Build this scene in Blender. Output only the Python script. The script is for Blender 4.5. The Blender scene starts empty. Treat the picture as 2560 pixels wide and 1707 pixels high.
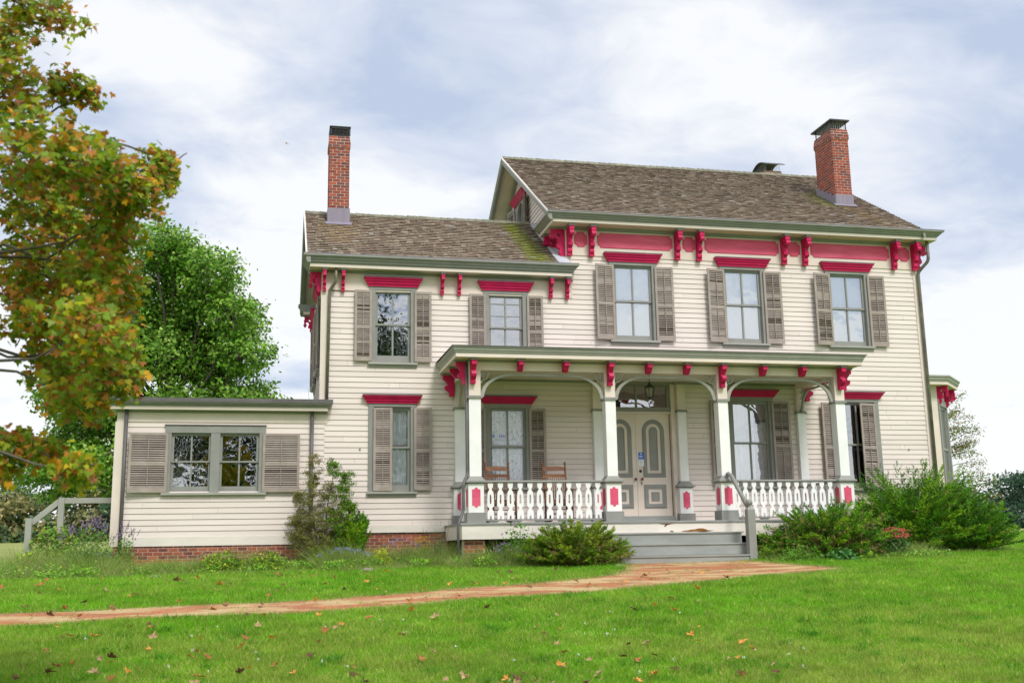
import bpy, math, random
import numpy as np
from mathutils import Vector, Matrix
from mathutils.geometry import tessellate_polygon
R = math.radians
random.seed(7); rng = np.random.default_rng(11)
scene = bpy.context.scene
C = scene.collection

# ------------------------------------------------------------------ camera
cam_d = bpy.data.cameras.new("camera"); cam = bpy.data.objects.new("camera", cam_d); C.objects.link(cam)
cam_d.sensor_width = 36.0; cam_d.lens = 2684.19/2560*36; cam_d.clip_start = 0.1; cam_d.clip_end = 6000
fw = Vector((0.21307353, 0.95825095, 0.19066929)); rt = Vector((0.97672626, -0.2138254, -0.01686753)); up = Vector((-0.02460661, -0.18982573, 0.9815094))
m = Matrix.Identity(4)
for i in range(3):
    m[i][0] = rt[i]; m[i][1] = up[i]; m[i][2] = -fw[i]
m[1][3] = -25.0
cam.matrix_world = m
scene.camera = cam
cam_d.dof.use_dof = True; cam_d.dof.focus_distance = 25.0; cam_d.dof.aperture_fstop = 2.2

# ------------------------------------------------------------------ light
SUN_EL, SUN_AZ = 48.0, 166.0            # azimuth clockwise from +Y (the house faces -Y)
sd = Vector((math.sin(R(SUN_AZ))*math.cos(R(SUN_EL)), math.cos(R(SUN_AZ))*math.cos(R(SUN_EL)), math.sin(R(SUN_EL))))
sl = bpy.data.lights.new("sun", 'SUN'); sl.energy = 1.5; sl.angle = R(13); sl.color = (1.0, 0.965, 0.92)
so = bpy.data.objects.new("sun", sl); C.objects.link(so)
so.rotation_euler = sd.to_track_quat('Z', 'Y').to_euler(); so.location = (10, -20, 30)
scene.view_settings.view_transform = 'Standard'; scene.view_settings.look = 'None'
scene.view_settings.exposure = 0.65; scene.view_settings.gamma = 1.0
world = bpy.data.worlds.new("World"); scene.world = world; world.use_nodes = True
def build_world():
    nt = world.node_tree; N = nt.nodes; L = nt.links; N.clear()
    out = N.new('ShaderNodeOutputWorld'); bg = N.new('ShaderNodeBackground'); bg.inputs[1].default_value = 0.1
    sky = N.new('ShaderNodeTexSky'); sky.sky_type = 'NISHITA'; sky.sun_disc = False
    sky.sun_elevation = R(SUN_EL); sky.sun_rotation = R(SUN_AZ)
    tc = N.new('ShaderNodeTexCoord'); sx = N.new('ShaderNodeSeparateXYZ'); L.new(tc.outputs['Generated'], sx.inputs[0])
    def math_(op, a, b=None):
        n = N.new('ShaderNodeMath'); n.operation = op
        for i, v in enumerate((a, b)):
            if v is None: continue
            if isinstance(v, (int, float)): n.inputs[i].default_value = v
            else: L.new(v, n.inputs[i])
        return n.outputs[0]
    z = math_('MAXIMUM', sx.outputs[2], 0.0); zz = math_('ADD', z, 0.22)
    cx = N.new('ShaderNodeCombineXYZ'); L.new(math_('DIVIDE', sx.outputs[0], zz), cx.inputs[0]); L.new(math_('DIVIDE', sx.outputs[1], zz), cx.inputs[1])
    def noise(scale, detail, rough, off, dist=0.0):
        mp = N.new('ShaderNodeMapping'); mp.inputs['Location'].default_value = off; L.new(cx.outputs[0], mp.inputs[0])
        mp.inputs['Scale'].default_value = (1.0, 1.2, 1.0); mp.inputs['Rotation'].default_value = (0, 0, 0.35)
        n = N.new('ShaderNodeTexNoise'); n.inputs['Scale'].default_value = scale; n.inputs['Detail'].default_value = detail
        n.inputs['Roughness'].default_value = rough; n.inputs['Distortion'].default_value = dist
        L.new(mp.outputs[0], n.inputs[0]); return n.outputs[0]
    n1 = noise(1.5, 5, 0.48, (3.1, 0.7, 0), 0.5); n2 = noise(4.6, 8, 0.60, (8.0, 2.0, 1.0), 0.5)
    mixn = math_('ADD', math_('MULTIPLY', n1, 0.70), math_('MULTIPLY', n2, 0.30))
    # cloud cover thins to plain white brightness near the horizon
    hz = N.new('ShaderNodeMapRange'); hz.inputs[1].default_value = 0.0; hz.inputs[2].default_value = 0.30; hz.inputs[3].default_value = 0.17; hz.inputs[4].default_value = 0.0
    L.new(z, hz.inputs[0])
    v = math_('ADD', mixn, hz.outputs[0])
    rp = N.new('ShaderNodeValToRGB'); L.new(v, rp.inputs[0]); e = rp.color_ramp.elements
    e[0].position = 0.40; e[0].color = (3.55, 4.1, 5.25, 1); e[1].position = 0.575; e[1].color = (6.5, 6.55, 6.65, 1)
    a = rp.color_ramp.elements.new(0.485); a.color = (4.75, 5.15, 5.9, 1)
    # brighter cloud around the veiled sun
    vm = N.new('ShaderNodeVectorMath'); vm.operation = 'DOT_PRODUCT'; L.new(tc.outputs['Generated'], vm.inputs[0]); vm.inputs[1].default_value = sd
    gl = math_('POWER', math_('MAXIMUM', vm.outputs['Value'], 0.0), 3.0)
    zr = N.new('ShaderNodeMapRange'); zr.inputs[1].default_value = 0.5; zr.inputs[2].default_value = 0.95; zr.inputs[3].default_value = 0.0; zr.inputs[4].default_value = 0.5; L.new(z, zr.inputs[0])
    glow = math_('ADD', math_('ADD', math_('MULTIPLY', gl, 0.7), 1.0), zr.outputs[0])
    cl = N.new('ShaderNodeVectorMath'); cl.operation = 'SCALE'; L.new(rp.outputs[0], cl.inputs[0]); L.new(glow, cl.inputs['Scale'])
    mx = N.new('ShaderNodeMix'); mx.data_type = 'RGBA'; mx.inputs[0].default_value = 0.92
    L.new(sky.outputs[0], mx.inputs[6]); L.new(cl.outputs[0], mx.inputs[7])
    L.new(mx.outputs[2], bg.inputs[0]); L.new(bg.outputs[0], out.inputs[0])
build_world()

# ------------------------------------------------------------------ materials
def mat(name, col, rough=0.6, var=0.08, scale=6.0, bump=0.15, bscale=60.0, col2=None, attr=False, spec=0.3, stretch=None, trans=0.0, metal=0.0, dirt=None):
    """paint / wood / metal: base colour broken by two noises, plus fine bump"""
    mt = bpy.data.materials.new(name); mt.use_nodes = True; nt = mt.node_tree; N = nt.nodes; L = nt.links
    b = N['Principled BSDF']; b.inputs['Roughness'].default_value = rough; b.inputs['Specular IOR Level'].default_value = spec; b.inputs['Metallic'].default_value = metal
    tc = N.new('ShaderNodeTexCoord'); mp = N.new('ShaderNodeMapping'); L.new(tc.outputs['Object'], mp.inputs[0])
    if stretch: mp.inputs['Scale'].default_value = stretch
    n = N.new('ShaderNodeTexNoise'); n.inputs['Scale'].default_value = scale; n.inputs['Detail'].default_value = 6; L.new(mp.outputs[0], n.inputs[0])
    rp = N.new('ShaderNodeMapRange'); rp.inputs[1].default_value = 0.3; rp.inputs[2].default_value = 0.7; rp.inputs[3].default_value = 1-var; rp.inputs[4].default_value = 1+var*0.6
    L.new(n.outputs[0], rp.inputs[0])
    sc = N.new('ShaderNodeVectorMath'); sc.operation = 'SCALE'; L.new(rp.outputs[0], sc.inputs['Scale'])
    if attr:
        at = N.new('ShaderNodeAttribute'); at.attribute_name = 'Col'; src = at.outputs['Color']
    else:
        rgb = N.new('ShaderNodeRGB'); rgb.outputs[0].default_value = (*col, 1); src = rgb.outputs[0]
    if col2 is not None or dirt is not None:
        n2 = N.new('ShaderNodeTexNoise'); n2.inputs['Scale'].default_value = scale*0.35 if dirt is None else dirt[1]; n2.inputs['Detail'].default_value = 8; n2.inputs['Roughness'].default_value = 0.65
        L.new(mp.outputs[0], n2.inputs[0])
        r2 = N.new('ShaderNodeMapRange'); r2.inputs[1].default_value = 0.45 if dirt is None else dirt[2]; r2.inputs[2].default_value = 0.7 if dirt is None else dirt[3]; r2.clamp = True
        r2.inputs[4].default_value = 1.0 if dirt is None else dirt[4]
        L.new(n2.outputs[0], r2.inputs[0])
        mx = N.new('ShaderNodeMix'); mx.data_type = 'RGBA'; L.new(r2.outputs[0], mx.inputs[0]); L.new(src, mx.inputs[6]); mx.inputs[7].default_value = (*(col2 if dirt is None else dirt[0]), 1); src = mx.outputs[2]
    L.new(src, sc.inputs[0]); L.new(sc.outputs[0], b.inputs['Base Color'])
    if bump:
        nb = N.new('ShaderNodeTexNoise'); nb.inputs['Scale'].default_value = bscale; nb.inputs['Detail'].default_value = 4; L.new(mp.outputs[0], nb.inputs[0])
        bp = N.new('ShaderNodeBump'); bp.inputs['Strength'].default_value = bump; bp.inputs['Distance'].default_value = 0.01; L.new(nb.outputs[0], bp.inputs['Height']); L.new(bp.outputs[0], b.inputs['Normal'])
    if trans:
        o = N['Material Output']; t = N.new('ShaderNodeBsdfTranslucent'); L.new(sc.outputs[0], t.inputs[0]); ms = N.new('ShaderNodeMixShader'); ms.inputs[0].default_value = trans
        L.new(b.outputs[0], ms.inputs[1]); L.new(t.outputs[0], ms.inputs[2]); L.new(ms.outputs[0], o.inputs[0])
    return mt
def glass_mat(name, refl, tint=(0.75, 0.8, 0.82), wave=0.02):
    mt = bpy.data.materials.new(name); mt.use_nodes = True; nt = mt.node_tree; N = nt.nodes; L = nt.links
    N.remove(N['Principled BSDF']); o = N['Material Output']
    g = N.new('ShaderNodeBsdfGlossy'); g.inputs['Roughness'].default_value = 0.015; g.inputs[0].default_value = (0.95, 0.97, 1, 1)
    t = N.new('ShaderNodeBsdfTransparent'); t.inputs[0].default_value = (*tint, 1)
    tc = N.new('ShaderNodeTexCoord'); n = N.new('ShaderNodeTexNoise'); n.inputs['Scale'].default_value = 2.2; n.inputs['Detail'].default_value = 2; L.new(tc.outputs['Object'], n.inputs[0])
    bp = N.new('ShaderNodeBump'); bp.inputs['Strength'].default_value = wave*8; bp.inputs['Distance'].default_value = 0.03; L.new(n.outputs[0], bp.inputs['Height']); L.new(bp.outputs[0], g.inputs['Normal'])
    fr = N.new('ShaderNodeFresnel'); fr.inputs[0].default_value = 1.5
    ad = N.new('ShaderNodeMath'); ad.operation = 'ADD'; ad.use_clamp = True; L.new(fr.outputs[0], ad.inputs[0]); ad.inputs[1].default_value = refl
    ms = N.new('ShaderNodeMixShader'); L.new(ad.outputs[0], ms.inputs[0]); L.new(t.outputs[0], ms.inputs[1]); L.new(g.outputs[0], ms.inputs[2]); L.new(ms.outputs[0], o.inputs[0])
    return mt
M = dict(
    cream=mat('cream_clapboard_paint', (1, 1, 1), 0.62, 0.05, 1.4, 0.10, 90, dirt=((0.62, 0.52, 0.46), 0.9, 0.48, 0.78, 0.45), stretch=(0.35, 1, 2.2), attr=True),
    creamt=mat('cream_trim_paint', (0.73, 0.625, 0.54), 0.58, 0.09, 2.0, 0.06, 50, stretch=(0.5, 1, 1)),
    white=mat('white_paint', (0.84, 0.825, 0.80), 0.5, 0.06, 3.0, 0.05, 50),
    skirt=mat('weathered_cream_board', (0.74, 0.68, 0.60), 0.65, 0.08, 2.5, 0.15, 60, dirt=((0.50, 0.47, 0.42), 1.4, 0.5, 0.75, 0.5), stretch=(0.5, 1, 1.5)),
    sage=mat('sage_grey_paint', (0.268, 0.265, 0.240), 0.55, 0.10, 3.0, 0.08, 50, dirt=((0.36, 0.38, 0.34), 2.2, 0.5, 0.8, 0.4)),
    sagel=mat('pale_sage_paint', (0.35, 0.345, 0.30), 0.55, 0.08, 3.0, 0.08, 50),
    floorp=mat('porch_floor_paint', (0.30, 0.31, 0.29), 0.6, 0.12, 4.0, 0.15, 40, dirt=((0.42, 0.42, 0.38), 1.6, 0.5, 0.75, 0.6), stretch=(0.4, 1.5, 1)),
    taupe=mat('taupe_shutter_paint', (0.345, 0.285, 0.245), 0.6, 0.10, 5.0, 0.12, 60, dirt=((0.45, 0.39, 0.345), 2.5, 0.5, 0.8, 0.5)),
    red=mat('crimson_paint', (0.55, 0.008, 0.085), 0.5, 0.16, 4.0, 0.1, 60),
    redp=mat('faded_crimson_paint', (0.68, 0.085, 0.165), 0.55, 0.10, 4.0, 0.12, 60, dirt=((0.74, 0.20, 0.27), 2.0, 0.45, 0.8, 0.6), stretch=(0.4, 1, 2)),
    gapshade=mat('painted_louvre_shade', (0.085, 0.05, 0.04), 0.8, 0.3, 6.0, 0),
    gutter=mat('bronze_metal', (0.115, 0.105, 0.10), 0.5, 0.25, 4.0, 0.08, 30, spec=0.5),
    copper=mat('weathered_copper_pipe', (0.17, 0.17, 0.12), 0.45, 0.35, 5.0, 0.08, 30, spec=0.5, col2=(0.12, 0.09, 0.08)),
    lead=mat('lead_flashing', (0.235, 0.20, 0.255), 0.5, 0.12, 5.0, 0.1, 20, spec=0.5, stretch=(3, 3, .5)),
    black=mat('black_metal', (0.035, 0.033, 0.035), 0.5, 0.2, 8.0, 0.1, 60, spec=0.4),
    shingle=mat('cedar_shingle', (1, 1, 1), 0.85, 0.28, 26.0, 0.5, 70, attr=True, stretch=(1, .25, .25)),
    brick=mat('red_brick', (1, 1, 1), 0.85, 0.22, 12.0, 0.5, 120, attr=True),
    mortar=mat('lime_mortar', (0.60, 0.47, 0.38), 0.9, 0.2, 20, 0.4, 120),
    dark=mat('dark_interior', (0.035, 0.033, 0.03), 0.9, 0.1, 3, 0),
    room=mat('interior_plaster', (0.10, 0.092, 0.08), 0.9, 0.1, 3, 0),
    shade=mat('white_window_shade', (0.88, 0.89, 0.92), 0.8, 0.05, 2.0, 0.05, 20),
    lace=mat('lace_curtain', (0.92, 0.93, 0.95), 0.8, 0.06, 5.0, 0.1, 60, dirt=((0.22, 0.25, 0.27), 22.0, 0.52, 0.68, 0.9), stretch=(1, 1, .55)),
    lace2=mat('fine_lace_curtain', (0.93, 0.94, 0.96), 0.8, 0.10, 9.0, 0.1, 60, dirt=((0.55, 0.56, 0.62), 12.0, 0.5, 0.7, 0.6), stretch=(2.2, 1, .4)),
    drape=mat('violet_grey_drape', (0.22, 0.22, 0.33), 0.8, 0.3, 9.0, 0.1, 60, dirt=((0.50, 0.50, 0.62), 9.0, 0.52, 0.62, 0.7), stretch=(2.0, 1, .8)),
    wood=mat('worn_brown_wood', (0.17, 0.070, 0.035), 0.55, 0.35, 9.0, 0.15, 60, col2=(0.30, 0.14, 0.06), stretch=(.6, 2, 2)),
    rot=mat('rotten_wood', (0.30, 0.13, 0.03), 0.9, 0.5, 12.0, 0.8, 60, col2=(0.06, 0.03, 0.015), stretch=(.4, 1, 2)),
    bark=mat('tree_bark', (0.13, 0.105, 0.085), 0.9, 0.35, 9.0, 0.7, 30, stretch=(1, 1, .3)),
    leaf=mat('leaf_green', (1, 1, 1), 0.55, 0.12, 3.0, 0, attr=True, trans=0.28),
    needle=mat('needle_foliage', (1, 1, 1), 0.65, 0.15, 3.0, 0, attr=True, trans=0.12),
    blade=mat('grass_blade', (1, 1, 1), 0.6, 0.10, 1.0, 0, attr=True, trans=0.35),
    litter=mat('dry_leaf', (1, 1, 1), 0.7, 0.3, 14.0, 0.3, 60, attr=True, trans=0.15),
    knob=mat('brown_knob', (0.16, 0.03, 0.015), 0.25, 0.2, 9.0, 0, spec=0.6),
    paper=mat('white_paper', (0.82, 0.82, 0.84), 0.6, 0.03, 9.0, 0),
    blue=mat('blue_ink', (0.03, 0.16, 0.62), 0.5, 0.05, 9.0, 0),
    ink=mat('grey_ink', (0.35, 0.36, 0.42), 0.6, 0.05, 9.0, 0),
    violet=mat('violet_ink', (0.14, 0.13, 0.55), 0.6, 0.05, 9.0, 0),
    lampg=mat('frosted_lamp_glass', (0.42, 0.42, 0.33), 0.35, 0.2, 9.0, 0, trans=0.4),
    stone=mat('field_stone', (0.30, 0.26, 0.21), 0.9, 0.3, 8, 0.5, 30),
    mesh=mat('grey_wire_mesh', (0.42, 0.44, 0.46), 0.5, 0.1, 9.0, 0, metal=0.3),
    glasslo=glass_mat('thin_window_glass', 0.08, (0.95, 0.96, 0.97)),
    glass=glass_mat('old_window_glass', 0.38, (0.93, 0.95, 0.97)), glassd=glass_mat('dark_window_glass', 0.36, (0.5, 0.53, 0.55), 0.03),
)

# ------------------------------------------------------------------ mesh helpers
class MB:
    def __init__(s, T=None): s.v = []; s.f = []; s.c = []; s.T = T; s.smooth = False
    def add(s, vs, fs, col=None):
        k = len(s.v)
        if s.T: vs = [s.T(*q) for q in vs]
        s.v.extend(vs); s.f.extend([tuple(i+k for i in f) for f in fs])
        if col is not None: s.c.extend([col]*len(fs))
        return s
    def box(s, x0, x1, y0, y1, z0, z1, col=None):
        return s.add([(x0,y0,z0),(x1,y0,z0),(x1,y1,z0),(x0,y1,z0),(x0,y0,z1),(x1,y0,z1),(x1,y1,z1),(x0,y1,z1)],
                     [(0,3,2,1),(4,5,6,7),(0,1,5,4),(1,2,6,5),(2,3,7,6),(3,0,4,7)], col)
    def hexa(s, P, col=None):      # 8 points, bottom ring then top ring
        return s.add(P, [(0,3,2,1),(4,5,6,7),(0,1,5,4),(1,2,6,5),(2,3,7,6),(3,0,4,7)], col)
    def beam(s, a, b, w, h, upv=(0,0,1), col=None):
        a = Vector(a); b = Vector(b); d = (b-a).normalized(); u = Vector(upv); r = d.cross(u)
        if r.length < 1e-4: r = d.cross(Vector((1,0,0)))
        r.normalize(); u = r.cross(d).normalized(); r *= w/2; u *= h/2
        P = [tuple(q) for q in (a-r-u, a+r-u, a+r+u, a-r+u, b-r-u, b+r-u, b+r+u, b-r+u)]
        return s.add(P, [(0,1,2,3),(4,7,6,5),(0,4,5,1),(1,5,6,2),(2,6,7,3),(3,7,4,0)], col)
    def tube(s, pts, rad, seg=8, caps=True, col=None):
        n = len(pts); rad = rad if isinstance(rad, (list, tuple)) else [rad]*n
        pts = [Vector(p) for p in pts]; vs = []; prev = None
        for i, p in enumerate(pts):
            t = (pts[min(i+1, n-1)]-pts[max(i-1, 0)]).normalized()
            if prev is None:
                a = t.orthogonal().normalized()
            else:
                a = prev - t*prev.dot(t); a = a.normalized() if a.length > 1e-5 else t.orthogonal().normalized()
            prev = a; b = t.cross(a)
            for k in range(seg):
                th = 2*math.pi*k/seg; vs.append(tuple(p+(a*math.cos(th)+b*math.sin(th))*rad[i]))
        fs = [(i*seg+k, i*seg+(k+1) % seg, (i+1)*seg+(k+1) % seg, (i+1)*seg+k) for i in range(n-1) for k in range(seg)]
        if caps: fs += [tuple(range(seg-1, -1, -1)), tuple((n-1)*seg+k for k in range(seg))]
        return s.add(vs, fs, col)
    def lathe(s, c, prof, seg=14):   # prof [(r,z)]
        vs = [(c[0]+r*math.cos(2*math.pi*k/seg), c[1]+r*math.sin(2*math.pi*k/seg), c[2]+z) for r, z in prof for k in range(seg)]
        n = len(prof)
        fs = [(i*seg+k, i*seg+(k+1) % seg, (i+1)*seg+(k+1) % seg, (i+1)*seg+k) for i in range(n-1) for k in range(seg)]
        fs += [tuple(range(seg-1, -1, -1)), tuple((n-1)*seg+k for k in range(seg))]
        return s.add(vs, fs)
    def plate(s, loops, F, t0, t1, col=None):
        """2-D loops (outer first, holes after) mapped by F(a,b,t), solid between t0 and t1"""
        flat = [p for l in loops for p in l]; n = len(flat)
        tris = tessellate_polygon([[Vector((a, b, 0)) for a, b in l] for l in loops])
        vs = [F(a, b, t0) for a, b in flat]+[F(a, b, t1) for a, b in flat]
        fs = [tuple(t) for t in tris]+[tuple(i+n for i in reversed(t)) for t in tris]; k = 0
        for l in loops:
            m_ = len(l); fs += [(k+i, k+(i+1) % m_, k+(i+1) % m_+n, k+i+n) for i in range(m_)]; k += m_
        return s.add(vs, fs, col)
    def build(s, name, mt, parent=None, smooth=False, label=None, root=None):
        me = bpy.data.meshes.new(name); me.from_pydata(s.v, [], s.f)
        if s.c:
            a = me.attributes.new('Col', 'FLOAT_COLOR', 'FACE'); cc = np.ones((len(s.f), 4), 'f'); cc[:, :3] = np.array(s.c, 'f'); a.data.foreach_set('color', cc.ravel())
        me.materials.append(mt)
        if smooth: me.polygons.foreach_set('use_smooth', [True]*len(s.f))
        me.validate(); me.update()
        return link(name, me, parent, label)
def link(name, me, parent=None, label=None):
    o = bpy.data.objects.new(name, me); C.objects.link(o)
    if parent is not None:
        o.parent = parent
        if parent.type == 'EMPTY': o.location = -parent.location
    if label: o['label'] = label
    return o
def npmesh(name, V, F, cols, mt, parent=None):
    """V (n,3); F (m,k) constant k; cols (m,3)"""
    me = bpy.data.meshes.new(name); n = len(V); m_, k = F.shape
    me.vertices.add(n); me.vertices.foreach_set('co', V.astype('f').ravel())
    me.loops.add(m_*k); me.loops.foreach_set('vertex_index', F.astype('i').ravel())
    me.polygons.add(m_); me.polygons.foreach_set('loop_start', np.arange(0, m_*k, k, dtype='i')); me.polygons.foreach_set('loop_total', np.full(m_, k, 'i'))
    a = me.attributes.new('Col', 'FLOAT_COLOR', 'FACE'); cc = np.ones((m_, 4), 'f'); cc[:, :3] = cols; a.data.foreach_set('color', cc.ravel())
    me.materials.append(mt); me.update(calc_edges=True)
    return link(name, me, parent)
def thing(name, label, cat, loc, group=None):
    o = bpy.data.objects.new(name, None); C.objects.link(o); o.location = loc; o['label'] = label; o['category'] = cat
    if group: o['group'] = group
    return o
def tag(o, label, cat, group=None, kind=None):
    if label: o['label'] = label
    if cat: o['category'] = cat
    if group: o['group'] = group
    if kind: o['kind'] = kind
    return o
def PS(name, boxes, mt, parent=None):
    for b in boxes: mb = MB(); mb.box(*b); P(mb, name, M[mt], parent)
def rect(x0, x1, z0, z1): return [(x0, z0), (x1, z0), (x1, z1), (x0, z1)]
XZ = lambda a, b, t: (a, -t, b)          # plate standing on a front wall: t grows towards the camera

# ------------------------------------------------------------------ terrain
PY = np.array([-90, -25, -17, -14.5, -12.5, -9, -6, -4, -2.5, 0, 6, 30, 150, 3000.]); PZ = np.array([-1.9, -1.65, -1.6, -1.53, -1.33, -.88, -.56, -.40, -.32, -.26, -.15, .35, 2.35, 2.5])
def gz(x, y):
    x = np.asarray(x, float); y = np.asarray(y, float)
    z0 = np.interp(y, PY, PZ); z = (z0+np.interp(y-1, PY, PZ)+np.interp(y+1, PY, PZ))/3
    t = np.clip((y+16)/16, 0, 1); s_ = t*t*(3-2*t)
    u = np.clip((60-y)/40, 0, 1)
    return z+0.012*(np.clip(x, -20, 30)-6)*s_*u+0.012*np.sin(x*1.3+y*.7)*np.sin(y*.9-x*.4)
G = lambda x, y: float(gz(x, y))
def sheet(name, xs, ys, dz, mt, label=None):
    X, Y = np.meshgrid(xs, ys); Z = gz(X, Y)+dz; V = np.stack([X.ravel(), Y.ravel(), Z.ravel()], 1)
    nx = len(xs); i = np.arange(len(ys)-1)[:, None]*nx+np.arange(nx-1)[None, :]; i = i.ravel()
    F = np.stack([i, i+1, i+nx+1, i+nx], 1); o = npmesh(name, V, F, np.tile([[.1, .2, .03]], (len(F), 1)), mt); o['kind'] = 'structure'
    o.data.polygons.foreach_set('use_smooth', [True]*len(F)); return o
def ground_mat(name, c1, c2, c3, s1, s2, bump=.5):
    mt = bpy.data.materials.new(name); mt.use_nodes = True; nt = mt.node_tree; N = nt.nodes; L = nt.links; b = N['Principled BSDF']; b.inputs['Roughness'].default_value = .9; b.inputs['Specular IOR Level'].default_value = .1
    tc = N.new('ShaderNodeTexCoord')
    def ns(s_, d=6):
        n = N.new('ShaderNodeTexNoise'); n.inputs['Scale'].default_value = s_; n.inputs['Detail'].default_value = d; n.inputs['Roughness'].default_value = .6; L.new(tc.outputs['Object'], n.inputs[0]); return n.outputs[0]
    def mx(f, a, b_, lo, hi):
        r = N.new('ShaderNodeMapRange'); r.inputs[1].default_value = lo; r.inputs[2].default_value = hi; L.new(f, r.inputs[0])
        m_ = N.new('ShaderNodeMix'); m_.data_type = 'RGBA'; L.new(r.outputs[0], m_.inputs[0])
        for k, q in ((6, a), (7, b_)):
            if isinstance(q, tuple): m_.inputs[k].default_value = (*q, 1)
            else: L.new(q, m_.inputs[k])
        return m_.outputs[2]
    c = mx(ns(s1), c1, c2, .38, .62); c = mx(ns(s2), c, c3, .52, .72); L.new(c, b.inputs['Base Color'])
    bp = N.new('ShaderNodeBump'); bp.inputs['Strength'].default_value = bump; bp.inputs['Distance'].default_value = .03; L.new(ns(60), bp.inputs['Height']); L.new(bp.outputs[0], b.inputs['Normal'])
    return mt
lawn_m = ground_mat('lawn_ground', (.10, .27, .008), (.15, .29, .015), (.20, .25, .05), .5, 2.2)
field_m = ground_mat('dry_field', (.22, .26, .07), (.33, .31, .12), (.13, .22, .04), .05, .5)
sheet('lawn', np.concatenate([np.arange(-60, -12, 3), np.arange(-12, 24, .3), np.arange(24, 62, 3)]), np.concatenate([np.arange(-90, -26, 4), np.arange(-26, 15.2, .3)]), 0, lawn_m)
sheet('field', np.linspace(-1500, 1500, 61), np.concatenate([[15.05, 20, 30, 50, 80, 120, 150], np.linspace(200, 3000, 12)]), -.01, field_m)

# path of old bricks, half buried in dry clippings
path_top = [(-14, -8.7), (-9, -8.1), (-3.84, -7.65), (-1.5, -7.45), (.75, -7.25), (2.2, -6.9), (3.5, -6.35), (4.9, -5.9), (6.2, -5.35), (6.75, -4.5), (7.1, -3.4), (7.3, -3.05), (9.9, -3.1), (10.05, -3.75), (10.4, -4.6), (10.9, -5.35)]
path_bot = [(-14, -9.9), (-9, -9.3), (-3.6, -8.75), (-1.4, -8.55), (.7, -8.4), (2.0, -8.15), (3.2, -7.8), (4.5, -7.55), (5.7, -7.25), (6.5, -6.95), (7.3, -6.75), (8.0, -6.45), (8.9, -6.05), (9.5, -5.95), (10.2, -5.8), (10.9, -5.5)]
def inpath(x, y, pad=0.0):
    poly = np.array(path_top+path_bot[::-1]); ins = np.zeros(x.shape, bool); n = len(poly); j = n-1
    for i in range(n):
        xi, yi = poly[i]; xj, yj = poly[j]
        c = ((yi > y) != (yj > y)) & (x < (xj-xi)*(y-yi)/(yj-yi+1e-12)+xi); ins ^= c; j = i
    return ins
def build_path():
    rows = 14; n = 160; tt = np.linspace(0, 1, n); P0 = np.array(path_top); P1 = np.array(path_bot)
    s_ = np.linspace(0, 1, len(P0)); A = np.stack([np.interp(tt, s_, P0[:, k]) for k in (0, 1)], 1); B = np.stack([np.interp(tt, s_, P1[:, k]) for k in (0, 1)], 1)
    A[:, 1] += .05*np.sin(tt*70)+.03*np.sin(tt*173+1); B[:, 1] += .06*np.sin(tt*63+2)+.03*np.sin(tt*191)
    V = []
    for r in range(rows):
        q = A*(1-r/(rows-1))+B*(r/(rows-1)); V.append(np.stack([q[:, 0], q[:, 1], gz(q[:, 0], q[:, 1])+.012], 1))
    V = np.concatenate(V); i = (np.arange(rows-1)[:, None]*n+np.arange(n-1)[None, :]).ravel(); F = np.stack([i+n, i+n+1, i+1, i], 1)
    mt = bpy.data.materials.new('brick_path'); mt.use_nodes = True; nt = mt.node_tree; N = nt.nodes; L = nt.links; b = N['Principled BSDF']; b.inputs['Roughness'].default_value = .9
    tc = N.new('ShaderNodeTexCoord'); br = N.new('ShaderNodeTexBrick'); L.new(tc.outputs['Object'], br.inputs[0]); br.inputs['Scale'].default_value = 1; br.inputs['Brick Width'].default_value = .2; br.inputs['Row Height'].default_value = .1
    br.inputs['Mortar Size'].default_value = .013; br.inputs['Color1'].default_value = (.56, .165, .045, 1); br.inputs['Color2'].default_value = (.38, .115, .04, 1); br.inputs['Mortar'].default_value = (.20, .15, .08, 1)
    def ns(s_, sc=(1, 1, 1)):
        mp = N.new('ShaderNodeMapping'); L.new(tc.outputs['Object'], mp.inputs[0]); mp.inputs['Scale'].default_value = sc
        n_ = N.new('ShaderNodeTexNoise'); n_.inputs['Scale'].default_value = s_; n_.inputs['Detail'].default_value = 7; n_.inputs['Roughness'].default_value = .68; L.new(mp.outputs[0], n_.inputs[0]); return n_.outputs[0]
    r = N.new('ShaderNodeMapRange'); r.inputs[1].default_value = .45; r.inputs[2].default_value = .56; L.new(ns(1.6, (.5, 1.6, 1)), r.inputs[0])
    m1 = N.new('ShaderNodeMix'); m1.data_type = 'RGBA'; L.new(r.outputs[0], m1.inputs[0]); L.new(br.outputs[0], m1.inputs[6]); 
    st = N.new('ShaderNodeMix'); st.data_type = 'RGBA'; L.new(ns(40), st.inputs[0]); st.inputs[6].default_value = (.40, .27, .12, 1); st.inputs[7].default_value = (.58, .43, .21, 1); L.new(st.outputs[2], m1.inputs[7])
    r2 = N.new('ShaderNodeMapRange'); r2.inputs[1].default_value = .60; r2.inputs[2].default_value = .70; L.new(ns(5), r2.inputs[0])
    m2 = N.new('ShaderNodeMix'); m2.data_type = 'RGBA'; L.new(r2.outputs[0], m2.inputs[0]); L.new(m1.outputs[2], m2.inputs[6]); m2.inputs[7].default_value = (.24, .19, .09, 1); L.new(m2.outputs[2], b.inputs['Base Color'])
    bp = N.new('ShaderNodeBump'); bp.inputs['Strength'].default_value = .6; bp.inputs['Distance'].default_value = .02; L.new(ns(50), bp.inputs['Height']); L.new(bp.outputs[0], b.inputs['Normal'])
    o = npmesh('path', V, F, np.ones((len(F), 3)), mt); o['kind'] = 'structure'
build_path()

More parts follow.
